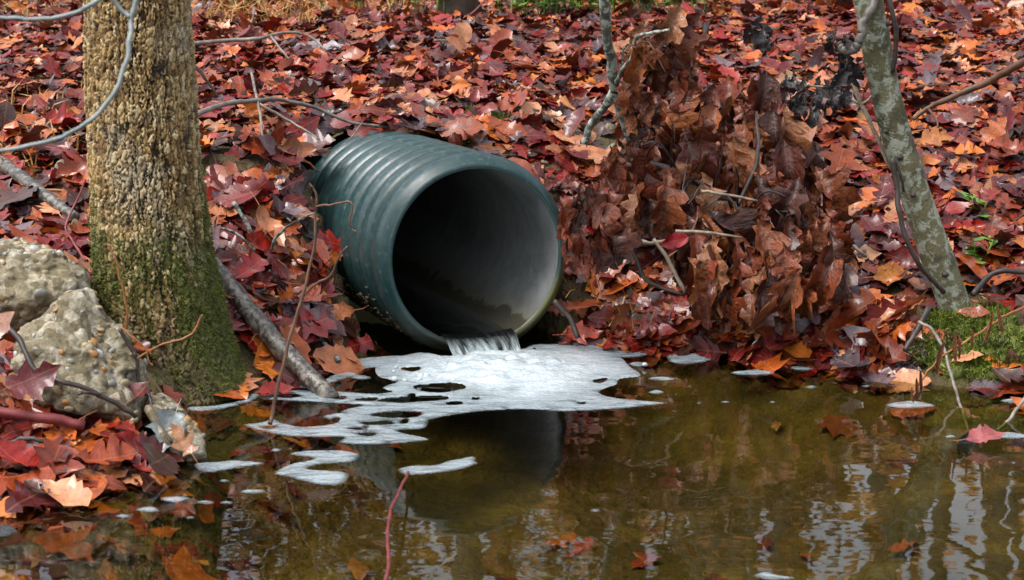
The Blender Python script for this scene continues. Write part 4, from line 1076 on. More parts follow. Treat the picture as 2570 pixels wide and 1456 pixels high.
# ================================================================== LEAF LITTER
def inpoly(px, py, poly): return sdf(np.stack([px, py], 1), np.array(poly, float)) > 0
BARE = [[(380, 860), (470, 820), (640, 900), (670, 1010), (560, 1060), (440, 1060), (390, 1000)], [(350, 985), (405, 955), (470, 1000), (560, 1100), (560, 1200), (470, 1200), (390, 1130)], [(100, 850), (250, 870), (400, 960), (400, 1020), (330, 1040), (230, 990), (120, 930)], [(505, 385), (560, 375), (650, 365), (665, 400), (650, 470), (590, 500), (515, 490)], [(1400, 690), (1460, 740), (1560, 760), (1640, 740), (1700, 800), (1690, 850), (1400, 850)],
        [(2215, 930), (2250, 830), (2330, 760), (2400, 740), (2520, 750), (2640, 800), (2640, 980), (2470, 985), (2270, 950)], [(2190, 790), (2260, 740), (2330, 790), (2280, 860), (2180, 860)],
        [(1420, 310), (1560, 310), (1600, 400), (1480, 400)]]
TPL = {}
def templates():
    k = 0
    for kd in KINDS:
        TPL[kd] = []
        for fold, cr, al, wv in ((.10, .5, .3, .03), (.2, -.9, .5, .035), (-.15, 1.0, -.5, .04), (.35, 1.5, .9, .045), (.08, -.5, -.8, .045), (-.25, -1.7, .4, .04)):
            k += 1
            TPL[kd].append(leaf_template(kd, k, fold, cr, al, wv))
templates()
def scatter(name, pos, nv, yaw, size, kinds, var, cols, mat):
    Vs, Fs, Us, Cs, off = [], [], [], [], 0
    Rm = frame(nv, yaw)
    for ki, kd in enumerate(KINDS):
        for vi, (v, f, uv) in enumerate(TPL[kd]):
            m = (kinds == ki) & (var == vi)
            c = int(m.sum())
            if not c: continue
            w = np.einsum('nij,vj->nvi', Rm[m], v - np.array([0, .5, 0])) * size[m][:, None, None] + pos[m][:, None, :]
            nvx = len(v)
            Vs.append(w.reshape(-1, 3)); Fs.append((f[None] + (np.arange(c) * nvx)[:, None, None] + off).reshape(-1, 4)); off += c * nvx
            Us.append(np.tile(uv, (c, 1))); Cs.append(np.repeat(cols[m], nvx, 0))
    o = mk(name, np.concatenate(Vs), np.concatenate(Fs), M[mat], uv=np.concatenate(Us), colr=np.concatenate(Cs))
    return o
def palette(n, w=None):
    ci = rng.choice(len(PN), n, p=PP if w is None else w)
    c = np.array([PAL[PN[i]][rng.integers(len(PAL[PN[i]]))] for i in ci])
    c = c * rng.uniform(.7, 1.25, (n, 1)) * ALB
    return ci, np.concatenate([c, rng.random((n, 1))], 1)
def tilted(n0, sig, up=.12):
    n = n0 + rng.normal(0, 1, n0.shape) * sig
    m = rng.random(len(n)) < up
    n[m] += rng.normal(0, .9, (int(m.sum()), 3))
    n[:, 2] = np.where(n[:, 2] < .05, .05 + np.abs(n[:, 2]) * .3, n[:, 2])
    return n / np.linalg.norm(n, axis=1, keepdims=True)
def litter():
    n = 21000
    D = np.sqrt(rng.uniform(4.0 ** 2, 10.4 ** 2, n)); u = rng.uniform(-.37, .37, n)
    x, y = u * D, D
    z = height(x, y)
    s, t = pipe_st(x, y)
    ok = (z > np.where(x < -.55, -.012, .012)) & ~((np.abs(t) < np.where(t > 0, .43, .43)) & (s > -.3) & (s < sback(t) + .06))
    ok &= ~((np.abs(t) < .47) & (s > -.1) & (s < .55) & (z < .3) & (rng.random(n) < .6))
    ok &= np.hypot(x - TX[2], y - TY) > .24
    px, py = toimg(np.stack([x, y, z], -1))
    for k, b in enumerate(BARE): ok &= ~(inpoly(px, py, b) & (rng.random(n) < (.6 if 1390 < b[0][0] < 1410 else .82 if b[0][0] == 2215 else .93)))
    x, y, z = x[ok], y[ok], z[ok]; n = len(x)
    pos = np.stack([x, y, z + .008 + rng.random(n) ** 1.5 * .045], 1)
    ex = np.sqrt(rng.uniform(5.2 ** 2, 6.4 ** 2, 9000)); xe = rng.uniform(.02, .36, 9000) * ex; ze = height(xe, ex)
    pxe, pye = toimg(np.stack([xe, ex, ze], -1)); se, te = pipe_st(xe, ex)
    ke = (ze > -.006) & (ze < .13) & (te > .44) & ~inpoly(pxe, pye, [(2225, 960), (2250, 840), (2330, 760), (2520, 750), (2660, 800), (2660, 1000)]) & (rng.random(9000) < .75)
    pos = np.concatenate([pos, np.stack([xe[ke], ex[ke], ze[ke] + .004 + rng.random(int(ke.sum())) * .025], 1)])
    x, y = pos[:, 0], pos[:, 1]; n = len(x)
    nv = tilted(nrm(x, y), .17, .13)
    size = rng.uniform(.075, .195, n) * np.interp(y, [5, 9.5], [1.08, .82])
    kinds = rng.choice(4, n, p=[.34, .18, .36, .12]); var = rng.integers(0, 6, n)
    _, c = palette(n)
    o = scatter('leaf_litter', pos, nv, rng.uniform(0, 2 * np.pi, n), size, kinds, var, c, 'litter')
    tag(o, 'thick carpet of wet red and brown fallen leaves covering the bank', 'leaf litter', None, 'stuff')
    # farther ground
    n = 15000
    D = np.sqrt(rng.uniform(10.2 ** 2, 17 ** 2, n)); x = rng.uniform(-.42, .42, n) * D; y = D
    z = height(x, y); pos = np.stack([x, y, z + .005 + rng.random(n) * .03], 1)
    _, c = palette(n, np.array([.2, .1, .2, .26, .14, .06, .04]))
    o = scatter('far_leaf_litter', pos, tilted(nrm(x, y), .35, .2), rng.uniform(0, 6.28, n), rng.uniform(.08, .16, n), rng.choice(4, n), rng.integers(0, 6, n), c, 'litter')
    tag(o, 'orange and red leaf litter on the forest floor behind the bank', 'leaf litter', None, 'stuff')
    # sunken leaves on the pond bed, thick near the left shore
    n = 2600
    D = np.sqrt(rng.uniform(3.2 ** 2, 6.1 ** 2, n)); x = rng.uniform(-.36, .36, n) * D; y = D
    z = height(x, y)
    left = sstep(-.2, -.9, x)
    ok = (z < .012) & (z > -.33) & (rng.random(n) < .022 + .22 * left + .8 * left * sstep(-.16, -.02, z))
    x, y, z = x[ok], y[ok], z[ok]; n = len(x)
    pos = np.stack([x, y, z + .006 + rng.random(n) * .012], 1)
    _, c = palette(n, np.array([.16, .14, .26, .18, .10, .06, .10]))
    o = scatter('sunken_leaves', pos, tilted(nrm(x, y), .12, .0), rng.uniform(0, 6.28, n), rng.uniform(.08, .16, n), rng.choice(4, n), rng.integers(0, 6, n), c, 'litter')
    tag(o, 'sodden leaves lying on the pond bed under the water', 'leaf litter', None, 'stuff')
litter()

# individual fallen leaves, the ones that show largest
LM = {}
def leaf_mesh(kd, i):
    if (kd, i) not in LM:
        pr = [(.15, .8, .4, .035), (.4, -1.2, .8, .045), (-.2, 1.5, -.6, .05), (.45, 1.6, 1.1, .05), (.12, -.7, -1.0, .05)][i]
        v, f, uv = leaf_template(kd, 100 + i * 7 + KINDS.index(kd), *pr, rows=2, petiole=True)
        o = mk('leaf', v - np.array([0, .5, 0]), f, M['leaf'], uv=uv); LM[(kd, i)] = o.data; bpy.data.objects.remove(o)
    return LM[(kd, i)]
def leaf_obj(p, n, yaw, size, kd, i, c, label, group, name='fallen_leaf'):
    o = bpy.data.objects.new(name, leaf_mesh(kd, i)); col.objects.link(o)
    Rm = frame(np.asarray(n, float)[None], np.array([yaw]))[0]
    m = Matrix(Rm.tolist()).to_4x4(); m.translation = Vector([float(v) for v in p])
    o.matrix_world = m @ Matrix.Scale(size, 4)
    o.color = (c[0] * ALB, c[1] * ALB, c[2] * ALB, 1)
    return tag(o, label, 'leaf', group)
KN = {'oak': 'pointed-lobed oak', 'maple': 'star-shaped', 'beech': 'toothed oval', 'white_oak': 'round-lobed oak'}
HIDE = [[(205, 0), (490, 0), (500, 400), (560, 760), (640, 1010), (460, 1020), (250, 800), (205, 600)],
        [(740, 520), (760, 440), (800, 370), (900, 330), (1100, 345), (1260, 380), (1380, 470), (1430, 620), (1420, 760), (1300, 880), (1080, 900), (860, 800), (760, 640)],
        [(0, 590), (230, 650), (400, 1000), (520, 1120), (420, 1100), (250, 1040), (10, 900)], [(1390, 560), (1560, 400), (1580, 80), (1780, 80), (1800, 250), (1960, 330), (2120, 640), (2130, 800), (2080, 870), (1720, 870), (1560, 740), (1400, 740)],
        [(2130, 0), (2240, 0), (2300, 300), (2400, 600), (2450, 800), (2330, 800), (2240, 400)]]
def zone(px, py):
    if py > 880 and px < 560: return 'on the foreground spit by the boulders'
    if px < 210: return 'on the bank left of the big tree'
    if px < 780 and py > 500: return 'between the mossy tree and the pipe'
    if px < 900 and py > 240: return 'on the bank just right of the big tree'
    if px < 900: return 'high on the bank right of the big tree'
    if px < 1500 and py < 170: return 'near the bank top behind the pipe'
    if px < 1500: return 'on the slope close above the pipe'
    if px < 2170 and py < 330: return 'high behind the brown leaf heap'
    if px < 2400 and py > 780: return 'at the shore left of the moss mound'
    if px < 2330: return 'between brown leaf heap and leaning tree'
    if py < 330: return 'high up right of the leaning tree'
    return 'on the bank right of the leaning tree'
def named_leaves():
    up = np.array([0, 0, 1.0]); cam_n = np.array([0, -1, .45]); cam_n /= np.linalg.norm(cam_n)
    L = [
     ('broad tan oak leaf lying beside the big tree under the long branch', 560, 315, .05, (0.1, -.35, .93), 1.0, .27, 'oak', 0, (.50, .235, .12)),
     ('upright orange toothed leaf standing beside the clay scarp', 660, 490, .07, (.2, -.95, .25), 1.7, .17, 'beech', 0, (.52, .22, .05)),
     ('pale tan ribbed leaf standing on the slope left of the pipe ribs', 672, 580, .07, (.15, -.9, .4), 1.75, .20, 'beech', 1, (.55, .33, .20)),
     ('orange leaf left of the pipe below the pale ribbed leaf', 715, 625, .05, (.1, -.6, .8), .2, .19, 'maple', 0, (.55, .21, .06)),
     ('tan leaf behind the tall stalk, left of the pipe mud crust', 725, 745, .06, (.1, -.9, .4), .7, .16, 'beech', 2, (.52, .26, .14)),
     ('deep red leaf hanging at the back shoulder of the pipe', 745, 392, .06, (.2, -.8, .5), .5, .16, 'oak', 1, (.20, .008, .012)),
     ('bright red pointed leaf caught behind the mossy tree on the log', 583, 815, .06, (-.1, -.95, .3), 1.1, .15, 'maple', 0, (.50, .018, .008)),
     ('glossy orange-red leaf at the water edge beside the log', 765, 903, .03, (.1, -.75, .6), .1, .19, 'beech', 0, (.38, .045, .012)),
     ('bright scarlet leaf poking from the brown leaves right of the pipe', 1545, 566, .12, (.1, -.9, .4), .3, .13, 'beech', 1, (.48, .006, .010)),
     ('hanging crimson leaf right of the scarlet leaf', 1657, 612, .14, (.2, -.95, .1), 4.4, .12, 'beech', 1, (.38, .004, .012)),
     ('dark crimson leaf draped against the front of the pointed boulder', 150, 918, .05, (.1, -.9, .45), .9, .17, 'maple', 0, (.13, .004, .006)),
     ('large orange lobed leaf in the foreground pile', 130, 1000, .06, (.05, -.8, .6), .2, .27, 'oak', 0, (.56, .22, .08)),
     ('orange ribbed leaf in the foreground pile right of the lobed one', 265, 985, .06, (.1, -.85, .5), .9, .22, 'beech', 1, (.58, .25, .10)),
     ('long tan toothed leaf leaning on the left of the pointed boulder', 35, 790, .16, (.0, -.95, .35), 1.2, .22, 'beech', 0, (.50, .24, .16)),
     ('red-brown leaf under the red-brown stick in the foreground', 75, 1090, .05, (.05, -.8, .6), 1.2, .22, 'beech', 0, (.34, .06, .02)),
     ('blue-grey wet leaf at the shore below the small boulder', 410, 1140, .03, (.0, -.75, .65), 4.6, .15, 'maple', 0, (.20, .24, .25)),
     ('tan leaf lying on the lower face of the small boulder', 430, 1065, .08, (.1, -.85, .5), 2.0, .12, 'maple', 1, (.44, .20, .09)),
     ('rust leaf in the leaves right of the pipe rim foot', 1440, 770, .04, (.1, -.8, .5), .4, .13, 'oak', 1, (.36, .08, .02)),
     ('red and orange crumpled leaf at the shore right of the pipe', 1510, 835, .03, (.1, -.85, .5), .2, .16, 'maple', 1, (.40, .05, .02)),
     ('orange toothed leaf on the slope left of the lichen branch', 1440, 278, .04, (.0, -.6, .8), -.5, .19, 'beech', 0, (.58, .22, .05)),
     ('curled tan leaf at the back end of the pipe crown', 1200, 228, .05, (.0, -.5, .85), .2, .22, 'oak', 2, (.48, .23, .12)),
     ('long orange leaf beside the upper right of the pipe', 1130, 312, .04, (.1, -.5, .8), 2.6, .17, 'beech', 2, (.52, .22, .06)),
     ('rust leaf standing in front of the moss cushion above the pipe', 1222, 315, .05, (.1, -.9, .3), 1.9, .13, 'beech', 1, (.42, .09, .02)),
     ('large tan leaf behind the dark leaf clump by the leaning tree', 2030, 190, .06, (.0, -.75, .6), .8, .26, 'beech', 0, (.56, .30, .14)),
     ('golden toothed leaf beside the pale leaning stick', 2165, 285, .06, (.1, -.9, .35), 1.6, .24, 'beech', 1, (.52, .27, .08)),
     ('big orange toothed leaf right of the leaning tree', 2355, 410, .05, (.0, -.75, .6), .1, .25, 'beech', 0, (.56, .15, .02)),
     ('orange pointed leaf just right of the leaning tree', 2390, 350, .05, (.05, -.7, .7), .3, .20, 'oak', 0, (.54, .19, .05)),
     ('glowing orange toothed leaf left of the leaning tree foot', 2285, 690, .05, (.1, -.8, .55), .2, .17, 'beech', 0, (.58, .20, .03)),
     ('broad pale orange leaf between the leaf heap and the leaning tree', 2205, 640, .05, (.0, -.6, .8), .1, .24, 'maple', 0, (.56, .26, .12)),
     ('purple-grey ribbed leaf beside the brown leaf heap', 2180, 720, .05, (-.1, -.75, .6), .9, .15, 'beech', 0, (.15, .10, .13)),
     ('yellow lobed leaf at the shore below the brown leaf heap', 2150, 800, .04, (.0, -.9, .4), 1.7, .15, 'white_oak', 1, (.62, .30, .04)),
     ('pink curled leaf floating at the shore left of the moss mound', 2195, 925, .02, (.0, -.45, .9), .3, .17, 'beech', 2, (.42, .10, .09)),
     ('brown leaf on the right end of the moss mound', 2535, 880, .06, (.0, -.95, .3), 1.6, .12, 'beech', 1, (.12, .035, .018)),
     ('dark grey leaf hanging at the tip of the arched twig', 2433, 1085, .0, (.1, -.98, .15), 1.6, .10, 'beech', 1, (.045, .05, .055)),
     ('reddish leaf half sunk at the right edge of the pond', 2520, 1092, .0, (.0, -.5, .85), .2, .14, 'beech', 0, (.36, .08, .08)),
     ('grey-lavender leaf on the bank above the flat greenish stone', 860, 120, .05, (.0, -.35, .9), .1, .28, 'maple', 0, (.30, .27, .28)),
     ('large orange leaf near the top of the bank, left of the middle', 870, 65, .06, (.0, -.6, .8), .8, .25, 'maple', 0, (.58, .18, .03)),
     ('brown dead leaf draped on the back shoulder of the pipe', 835, 372, .0, (.1, -.5, .85), .6, .14, 'oak', 2, (.18, .06, .035)),
    ]
    for lab, px, py, lift, n, yaw, sz, kd, i, c in L:
        if 'tip of the arched' in lab or 'half sunk' in lab: p = W(px, py, .03)
        elif 'shoulder of the pipe' in lab: p = P(px, py, 6.62 if 'brown' in lab else 6.55)
        elif 'lower face of the small' in lab: p = P(px, py, 4.49)
        elif 'pointed boulder' in lab: p = P(px, py, 4.50)
        elif 'scarlet' in lab or 'crimson leaf right' in lab or 'hanging crimson' in lab: p = P(px, py, 5.82)
        elif 'mossy tree on the log' in lab: p = P(px, py, 5.5)
        else: p = G(px, py, lift)
        n = np.array(n, float); n /= np.linalg.norm(n)
        leaf_obj(p, n, yaw, sz * .85, kd, i, c, lab, None)
    return len(L)
N_NAMED = named_leaves()
def many_leaves(total):
    placed, cnt, tries = [], 0, 0
    names = {'dark red': 'dark red', 'maroon': 'maroon', 'rust brown': 'rust brown', 'orange': 'orange', 'tan': 'pale tan', 'purplish grey': 'greyish purple', 'dark brown': 'dark brown'}
    while cnt < total and tries < 12000:
        tries += 1
        px, py = random.uniform(0, 2569), random.uniform(60, 1180)
        py = 60 + (py - 60) ** 1.0
        q = (np.array([px]), np.array([py]))
        if any(inpoly(*q, h)[0] for h in HIDE) or any(inpoly(*q, b)[0] for b in BARE): continue
        g = G(px, py)
        if g[2] < .03 or g[1] > 9.6: continue
        s, t = pipe_st(g[0], g[1])
        if abs(t) < .50 and -.3 < s < sback(t) + .12: continue
        sep = 46 * 6.5 / g[1]
        if any((px - a) ** 2 + ((py - b) * 1.7) ** 2 < sep * sep for a, b in placed): continue
        placed.append((px, py)); cnt += 1
        pw = PP.copy(); pw[3] += .10; pw[4] += .16; pw /= pw.sum()
        ck = PN[rng.choice(len(PN), p=pw)]
        c = np.array(PAL[ck][rng.integers(len(PAL[ck]))]) * random.uniform(.8, 1.25)
        kd = KINDS[rng.choice(4, p=[.36, .16, .36, .12])]
        n = nrm(np.array([g[0]]), np.array([g[1]]))[0] + rng.normal(0, .2, 3) + np.array([0, -.10, 0]); n[2] = max(n[2], .15); n /= np.linalg.norm(n)
        leaf_obj(g + np.array([0, 0, .045]), n, random.uniform(0, 6.28), random.uniform(.8, 1.2) * float(np.interp(g[1], [4.5, 9.5], [.17, .145])), kd, random.randrange(5), tuple(c), f'wet {names[ck]} {KN[kd]} leaf {zone(px, py)}', 'fallen leaves lying on the bank')['px'] = px
many_leaves(300 - N_NAMED)
def tell_apart():
    by = {}
    for o in list(col.objects):
        if 'px' in o.keys(): by.setdefault(o['label'], []).append(o)
    for lab, os_ in by.items():
        os_.sort(key=lambda o: o['px'])
        if len(os_) > 1:
            ends = ['left', 'right'] if len(os_) == 2 else ['leftmost'] + [['second', 'third', 'fourth', 'fifth', 'sixth'][min(k, 4)] + ' from left' for k in range(len(os_) - 2)] + ['rightmost']
            for o, e in zip(os_, ends): o['label'] = e + ' ' + lab.replace('wet ', '').replace('pointed-lobed oak', 'oak')
        for o in os_:
            del o['px']
            if len(o['label'].split()) > 16: o['label'] = o['label'].replace(' the ', ' ')
tell_apart()

# ================================================================== DEAD LEAFY BRANCHES
WM = []
for i, (kd, pr) in enumerate([('oak', (.75, -1.0, -.7, .10)), ('oak', (1.0, 1.4, -.9, .12)), ('oak', (.55, -2.0, .7, .12)), ('oak', (.9, -2.2, -.9, .10)), ('white_oak', (.9, -1.2, -.8, .06)), ('oak', (1.3, .8, -.5, .13)), ('beech', (.7, 2.4, -1.2, .07))]):
    v, f, uv = leaf_template(kd, 300 + i, *pr, rows=2)
    v = v * np.array([.82, 1, .9])
    o = mk('leaf', v, f, M['wilted'], uv=uv); WM.append(o.data); bpy.data.objects.remove(o)
def hang(root, p, size, c, spread=.5, droop=.35, i=None, name='leaf', n0=(0, -1, .2)):
    y = np.array([random.gauss(0, droop), random.gauss(0, droop * .6), -1.0]); y /= np.linalg.norm(y)
    n = np.array(n0, float) + np.array([random.gauss(0, spread), random.gauss(0, spread * .5), random.gauss(0, .2)])
    n -= y * (n @ y); n /= np.linalg.norm(n) + 1e-9
    x = np.cross(y, n)
    o = bpy.data.objects.new(name, WM[random.randrange(len(WM)) if i is None else i]); col.objects.link(o)
    m = Matrix(np.stack([x, y, n], 1).tolist()).to_4x4(); m.translation = Vector([float(v) for v in (p - np.array(root.location))])
    o.parent = root; o.matrix_local = m @ Matrix.Scale(size, 4); o.color = (c[0] * ALB, c[1] * ALB, c[2] * ALB, 1)
    return o
WC = [(.21, .038, .010), (.24, .06, .015), (.19, .032, .009), (.11, .020, .008), (.40, .16, .065), (.24, .044, .009), (.07, .016, .008), (.36, .10, .022), (.22, .036, .009)]
def leafy_branch(name, label, poly, stems, mat, count, Dfun, size=(.13, .20), cols=WC, spread=.55, seed=1, sep=16):
    random.seed(seed)
    root = empty(name, stems[0][0][0], label, 'branch')
    poly = np.array(poly, float); main = spline(stems[0][0], 8); twigs = []
    for k in range(max(2, count // 9)):
        a0 = main[random.randrange(len(main))]; px, py = toimg(a0[None]); ang = random.uniform(0, 6.28); ln = random.uniform(60, 170)
        e = P(float(px[0]) + math.cos(ang) * ln, float(py[0]) + math.sin(ang) * ln * .7, a0[1] - random.uniform(.05, .22))
        if sdf(np.array([[float(px[0]) + math.cos(ang) * ln, float(py[0]) + math.sin(ang) * ln * .7]]), poly)[0] > 0: twigs.append(([a0, (a0 + e) / 2 + np.array([0, -.03, .05]), e], .0045, .002))
    rebase(mk('stem', *join([branch(p, a, b, 7, 6, .003, .15, k) for k, (p, a, b) in enumerate(list(stems) + twigs)]), M[mat]), root); lo, hi = poly.min(0), poly.max(0); k = 0; tries = 0; done = []
    while k < count and tries < 20000:
        tries += 1
        q = (random.uniform(lo[0], hi[0]), random.uniform(lo[1], hi[1]))
        if sdf(np.array([q]), poly)[0] < 0: continue
        if any((q[0] - a) ** 2 + (q[1] - b) ** 2 < sep * sep for a, b in done): continue
        done.append(q)
        s = random.uniform(*size)
        D = Dfun(*q)
        c = np.array(random.choice(cols)) * random.uniform(.8, 1.2)
        p = P(q[0], q[1], D) + np.array([0, 0, s * .5])
        hang(root, p, s, tuple(c), spread); k += 1
    return root
def heapD(px, py):
    g = G(px, min(py + 30, 850))
    return max(5.72, g[1] - random.uniform(.03, .30))
leafy_branch('dead_oak_branch', 'heap of drooping wilted brown oak leaves on a fallen branch right of the pipe',
    [(1500, 500), (1560, 420), (1600, 330), (1650, 280), (1720, 270), (1800, 310), (1890, 270), (1950, 350), (2000, 460), (2060, 560), (2105, 640), (2110, 740), (2080, 815), (1980, 850), (1850, 835), (1765, 840), (1735, 760), (1690, 650), (1570, 600), (1480, 560)],
    [([P(1560, 400, 6.5), P(1700, 430, 6.3), P(1850, 520, 6.15), P(1980, 640, 6.0), P(2060, 760, 5.85)], .014, .006), ([P(1700, 430, 6.3), P(1760, 600, 6.0), P(1800, 760, 5.85)], .009, .005), ([P(1850, 520, 6.15), P(1900, 400, 6.3), P(1900, 280, 6.5)], .009, .005)], 'twig_dark', 270, heapD, (.14, .25), seed=5, sep=18)
leafy_branch('hanging_leaf_cluster', 'bunch of wilted brown oak leaves hanging from the lichen branch, high on the slope',
    [(1600, 150), (1650, 110), (1720, 110), (1755, 170), (1745, 250), (1690, 290), (1640, 300), (1600, 250)],
    [([P(1590, 112, 6.28), P(1630, 90, 6.2), P(1680, 78, 6.2), P(1735, 95, 6.2)], .004, .003), ([P(1680, 78, 6.2), P(1690, 130, 6.2)], .003, .002), ([P(1630, 90, 6.2), P(1620, 150, 6.2), P(1600, 200, 6.22)], .003, .002)], 'twig_brown', 30, lambda x, y: random.uniform(6.1, 6.35), (.13, .19), seed=6, sep=12)
leafy_branch('hanging_leaf_cluster', 'narrow strip of curled brown leaves hanging below the lichen branch',
    [(1580, 270), (1615, 270), (1630, 330), (1600, 380), (1570, 340)], [([P(1600, 200, 6.22), P(1598, 260, 6.25), P(1600, 320, 6.3)], .003, .002)], 'twig_brown', 8, lambda x, y: random.uniform(6.2, 6.35), (.12, .17), seed=8, sep=10)
leafy_branch('hanging_leaf_cluster', 'tuft of drooping brown oak leaves touching the right rim of the pipe',
    [(1420, 640), (1445, 590), (1505, 585), (1545, 640), (1535, 690), (1490, 700), (1430, 695)], [([P(1560, 540, 6.05), P(1500, 560, 5.92), P(1450, 580, 5.85), P(1415, 610, 5.82)], .005, .003)], 'twig_brown', 30, lambda x, y: random.uniform(5.78, 5.95), (.14, .22), seed=9, sep=10)
DK = [(.020, .014, .014), (.032, .024, .026), (.045, .04, .045), (.028, .014, .010)]
leafy_branch('dark_leaf_cluster', 'black rotting leaves hanging from the hooked stub of the leaning tree',
    [(2090, 140), (2125, 140), (2140, 200), (2125, 270), (2095, 280), (2085, 200)], [([P(2108, 118, 5.66), P(2110, 170, 5.68), P(2112, 240, 5.7)], .004, .003)], 'twig_dark', 15, lambda x, y: random.uniform(5.66, 5.8), (.06, .10), DK, .6, 11, 9)
leafy_branch('dark_leaf_cluster', 'dark clump of black rotting leaves left of the leaning tree',
    [(1965, 225), (2040, 225), (2090, 250), (2100, 310), (2040, 330), (1980, 320), (1950, 270)], [([P(2030, 215, 6.6), P(2000, 235, 6.7), P(1975, 260, 6.8)], .005, .003)], 'twig_dark', 40, lambda x, y: G(x, y)[1] - random.uniform(.02, .12), (.08, .13), DK, .7, 12, 11)
leafy_branch('dark_leaf_cluster', 'two blackened leaves hanging near the top right of the brown bunch',
    [(1885, 105), (1930, 105), (1930, 150), (1890, 150)], [([P(1880, 85, 7.4), P(1905, 90, 7.4), P(1925, 100, 7.4)], .004, .003)], 'twig_dark', 5, lambda x, y: random.uniform(7.3, 7.45), (.10, .15), DK, .5, 13, 10)
# rusty twig with narrow hanging leaves over the moss mound
def rusty_droop():
    st = [([P(2640, 740, 5.4), P(2569, 770, 5.35), P(2510, 800, 5.3), P(2460, 835, 5.25), P(2400, 870, 5.22), P(2345, 910, 5.2), P(2310, 955, 5.2), P(2285, 1005, 5.19)], .0045, .003)]
    root = empty('drooping_twig', st[0][0][0], 'rusty twig with narrow hanging dead leaves reaching over the moss mound', 'twig')
    rebase(mk('stem', *join([branch(p, a, b, 7, 7, .002, .1, k) for k, (p, a, b) in enumerate(st)]), M['twig_rust']), root)
    v, f, uv = leaf_template('beech', 401, .9, 3.0, -.4, .05, rows=2, petiole=True)
    v = v * np.array([.30, 1, .30])
    o = mk('leaf', v, f, M['wilted'], uv=uv); me = o.data; bpy.data.objects.remove(o)
    for x, y, s in ((2510, 802, .08), (2478, 820, .11), (2405, 868, .08), (2398, 872, .09), (2360, 895, .10), (2310, 955, .07), (2300, 975, .07), (2290, 990, .05), (2440, 850, .06)):
        D = np.interp(x, [2285, 2345, 2460, 2569], [5.19, 5.2, 5.25, 5.35])
        WM.append(me); p = P(x, y, D - .01)
        hang(root, p, s, random.choice([(.30, .08, .02), (.22, .055, .015), (.34, .11, .035)]), .5, .12, len(WM) - 1); WM.pop()
rusty_droop()

# ================================================================== GRASS AND GREEN PLANTS
def grass(name, label, spots, mat, n, ln, wd=.004, lean=.5):
    V, Fq = [], []
    for k in range(n):
        b = spots[rng.integers(len(spots))] + np.array([*rng.normal(0, .07, 2), -.01])
        d = np.array([*rng.normal(0, lean, 2), 1.0]); d /= np.linalg.norm(d); L = rng.uniform(.4, 1) * ln
        s = np.cross(d, rng.normal(0, 1, 3)); s = s / np.linalg.norm(s) * wd
        m = b + d * L * .55; e = b + d * L * .9 + np.array([*rng.normal(0, .3 * L, 2), -.12 * L])
        a = len(V); V += [b - s, b + s, m + s * .8, m - s * .8, e]
        Fq += [(a, a + 1, a + 2, a + 3), (a + 3, a + 2, a + 4)]
    o = mk(name, np.array(V), Fq, M[mat], smooth=False)
    return tag(o, label, 'grass', None, 'stuff')
grass('dry_grass', 'dry golden grass on the bank left of the big tree', [G(x, y) for x, y in ((60, 330), (20, 380), (90, 300), (130, 360), (195, 270), (30, 430), (10, 290), (160, 400))], 'dry_grass', 170, .22)
grass('dry_grass', 'dry golden grass behind the big tree at the top', [G(x, y) for x, y in ((520, 60), (560, 70), (610, 60), (660, 70), (700, 80), (590, 45), (750, 75))], 'dry_grass', 420, .26)
grass('dry_grass', 'wispy straw on the clay right of the pipe', [G(x, y) for x, y in ((1640, 800), (1600, 760), (1480, 720), (1660, 770))], 'dry_grass', 90, .12, .002)
grass('dry_grass', 'tufts of orange straw along the far top of the bank', [G(x, y) for x, y in ((900, 40), (1000, 30), (60, 60), (150, 55), (780, 50))], 'dry_grass', 260, .24)
def green_plant(label, px, py, n, ln, spread, seed):
    rs = np.random.default_rng(seed)
    g = G(px, py) + np.array([0, 0, .05 if py < 100 else 0])
    root = empty('green_plant', g, label, 'plant', 'green plants at the top of the bank')
    st, lv = [], []
    for k in range(n):
        b = np.array([rs.normal(0, spread), rs.normal(0, spread * .5), 0]); e = b + np.array([rs.normal(0, .05), rs.normal(0, .05), rs.uniform(.5, 1) * ln])
        st.append(branch([b, (b + e) / 2, e], .004, .002, 5, 4, .002, .1, k))
        for t in np.linspace(.3, 1, 6):
            p = b + (e - b) * t
            a = rs.uniform(0, 6.28); d = np.array([math.cos(a), math.sin(a), rs.uniform(-.1, .6)]); s = np.cross(d, [0, 0, 1]); L = rs.uniform(.05, .10)
            v = np.array([p, p + d * L * .5 + s * L * .28, p + d * L, p + d * L * .5 - s * L * .28]); lv.append((v, [(0, 1, 2, 3)]))
    mk('stems', *join(st), M['green_leaf'], root)['kind'] = 'stuff'
    o = mk('foliage', *join(lv), M['green_leaf'], root, smooth=False); o['kind'] = 'stuff'
for k, (x, y, n, ln, spd, lab) in enumerate([
  (1335, 62, 24, .20, .16, 'bright green leafy plant at the top, left of the lichen branch'), (1420, 58, 26, .20, .22, 'green plants right behind the lichen branch at the top'), (1580, 52, 24, .19, .16, 'green plant at the top, right of the lichen branch'), (1660, 50, 24, .18, .2, 'low green plant at the top above the brown leaf bunch'),
  (1085, 52, 8, .26, .08, 'tall sparse green plant left of the far mossy trunk'), (640, 40, 9, .2, .12, 'green plant in the dry grass behind the big tree'), (820, 45, 8, .2, .12, 'green seedling cluster near the top left of the pipe bank'), (130, 30, 8, .22, .1, 'green stems at the top left behind the bluish twig'), (40, 40, 7, .24, .1, 'green stems in the top left corner')]):
    green_plant(lab, x, y, n, ln, spd, k + 50)
green_plant('tiny green seedling beside the foot of the leaning tree', 2448, 690, 3, .16, .004, 80)
green_plant('tiny green vine leaves right of the leaning tree', 2460, 560, 3, .14, .004, 81)

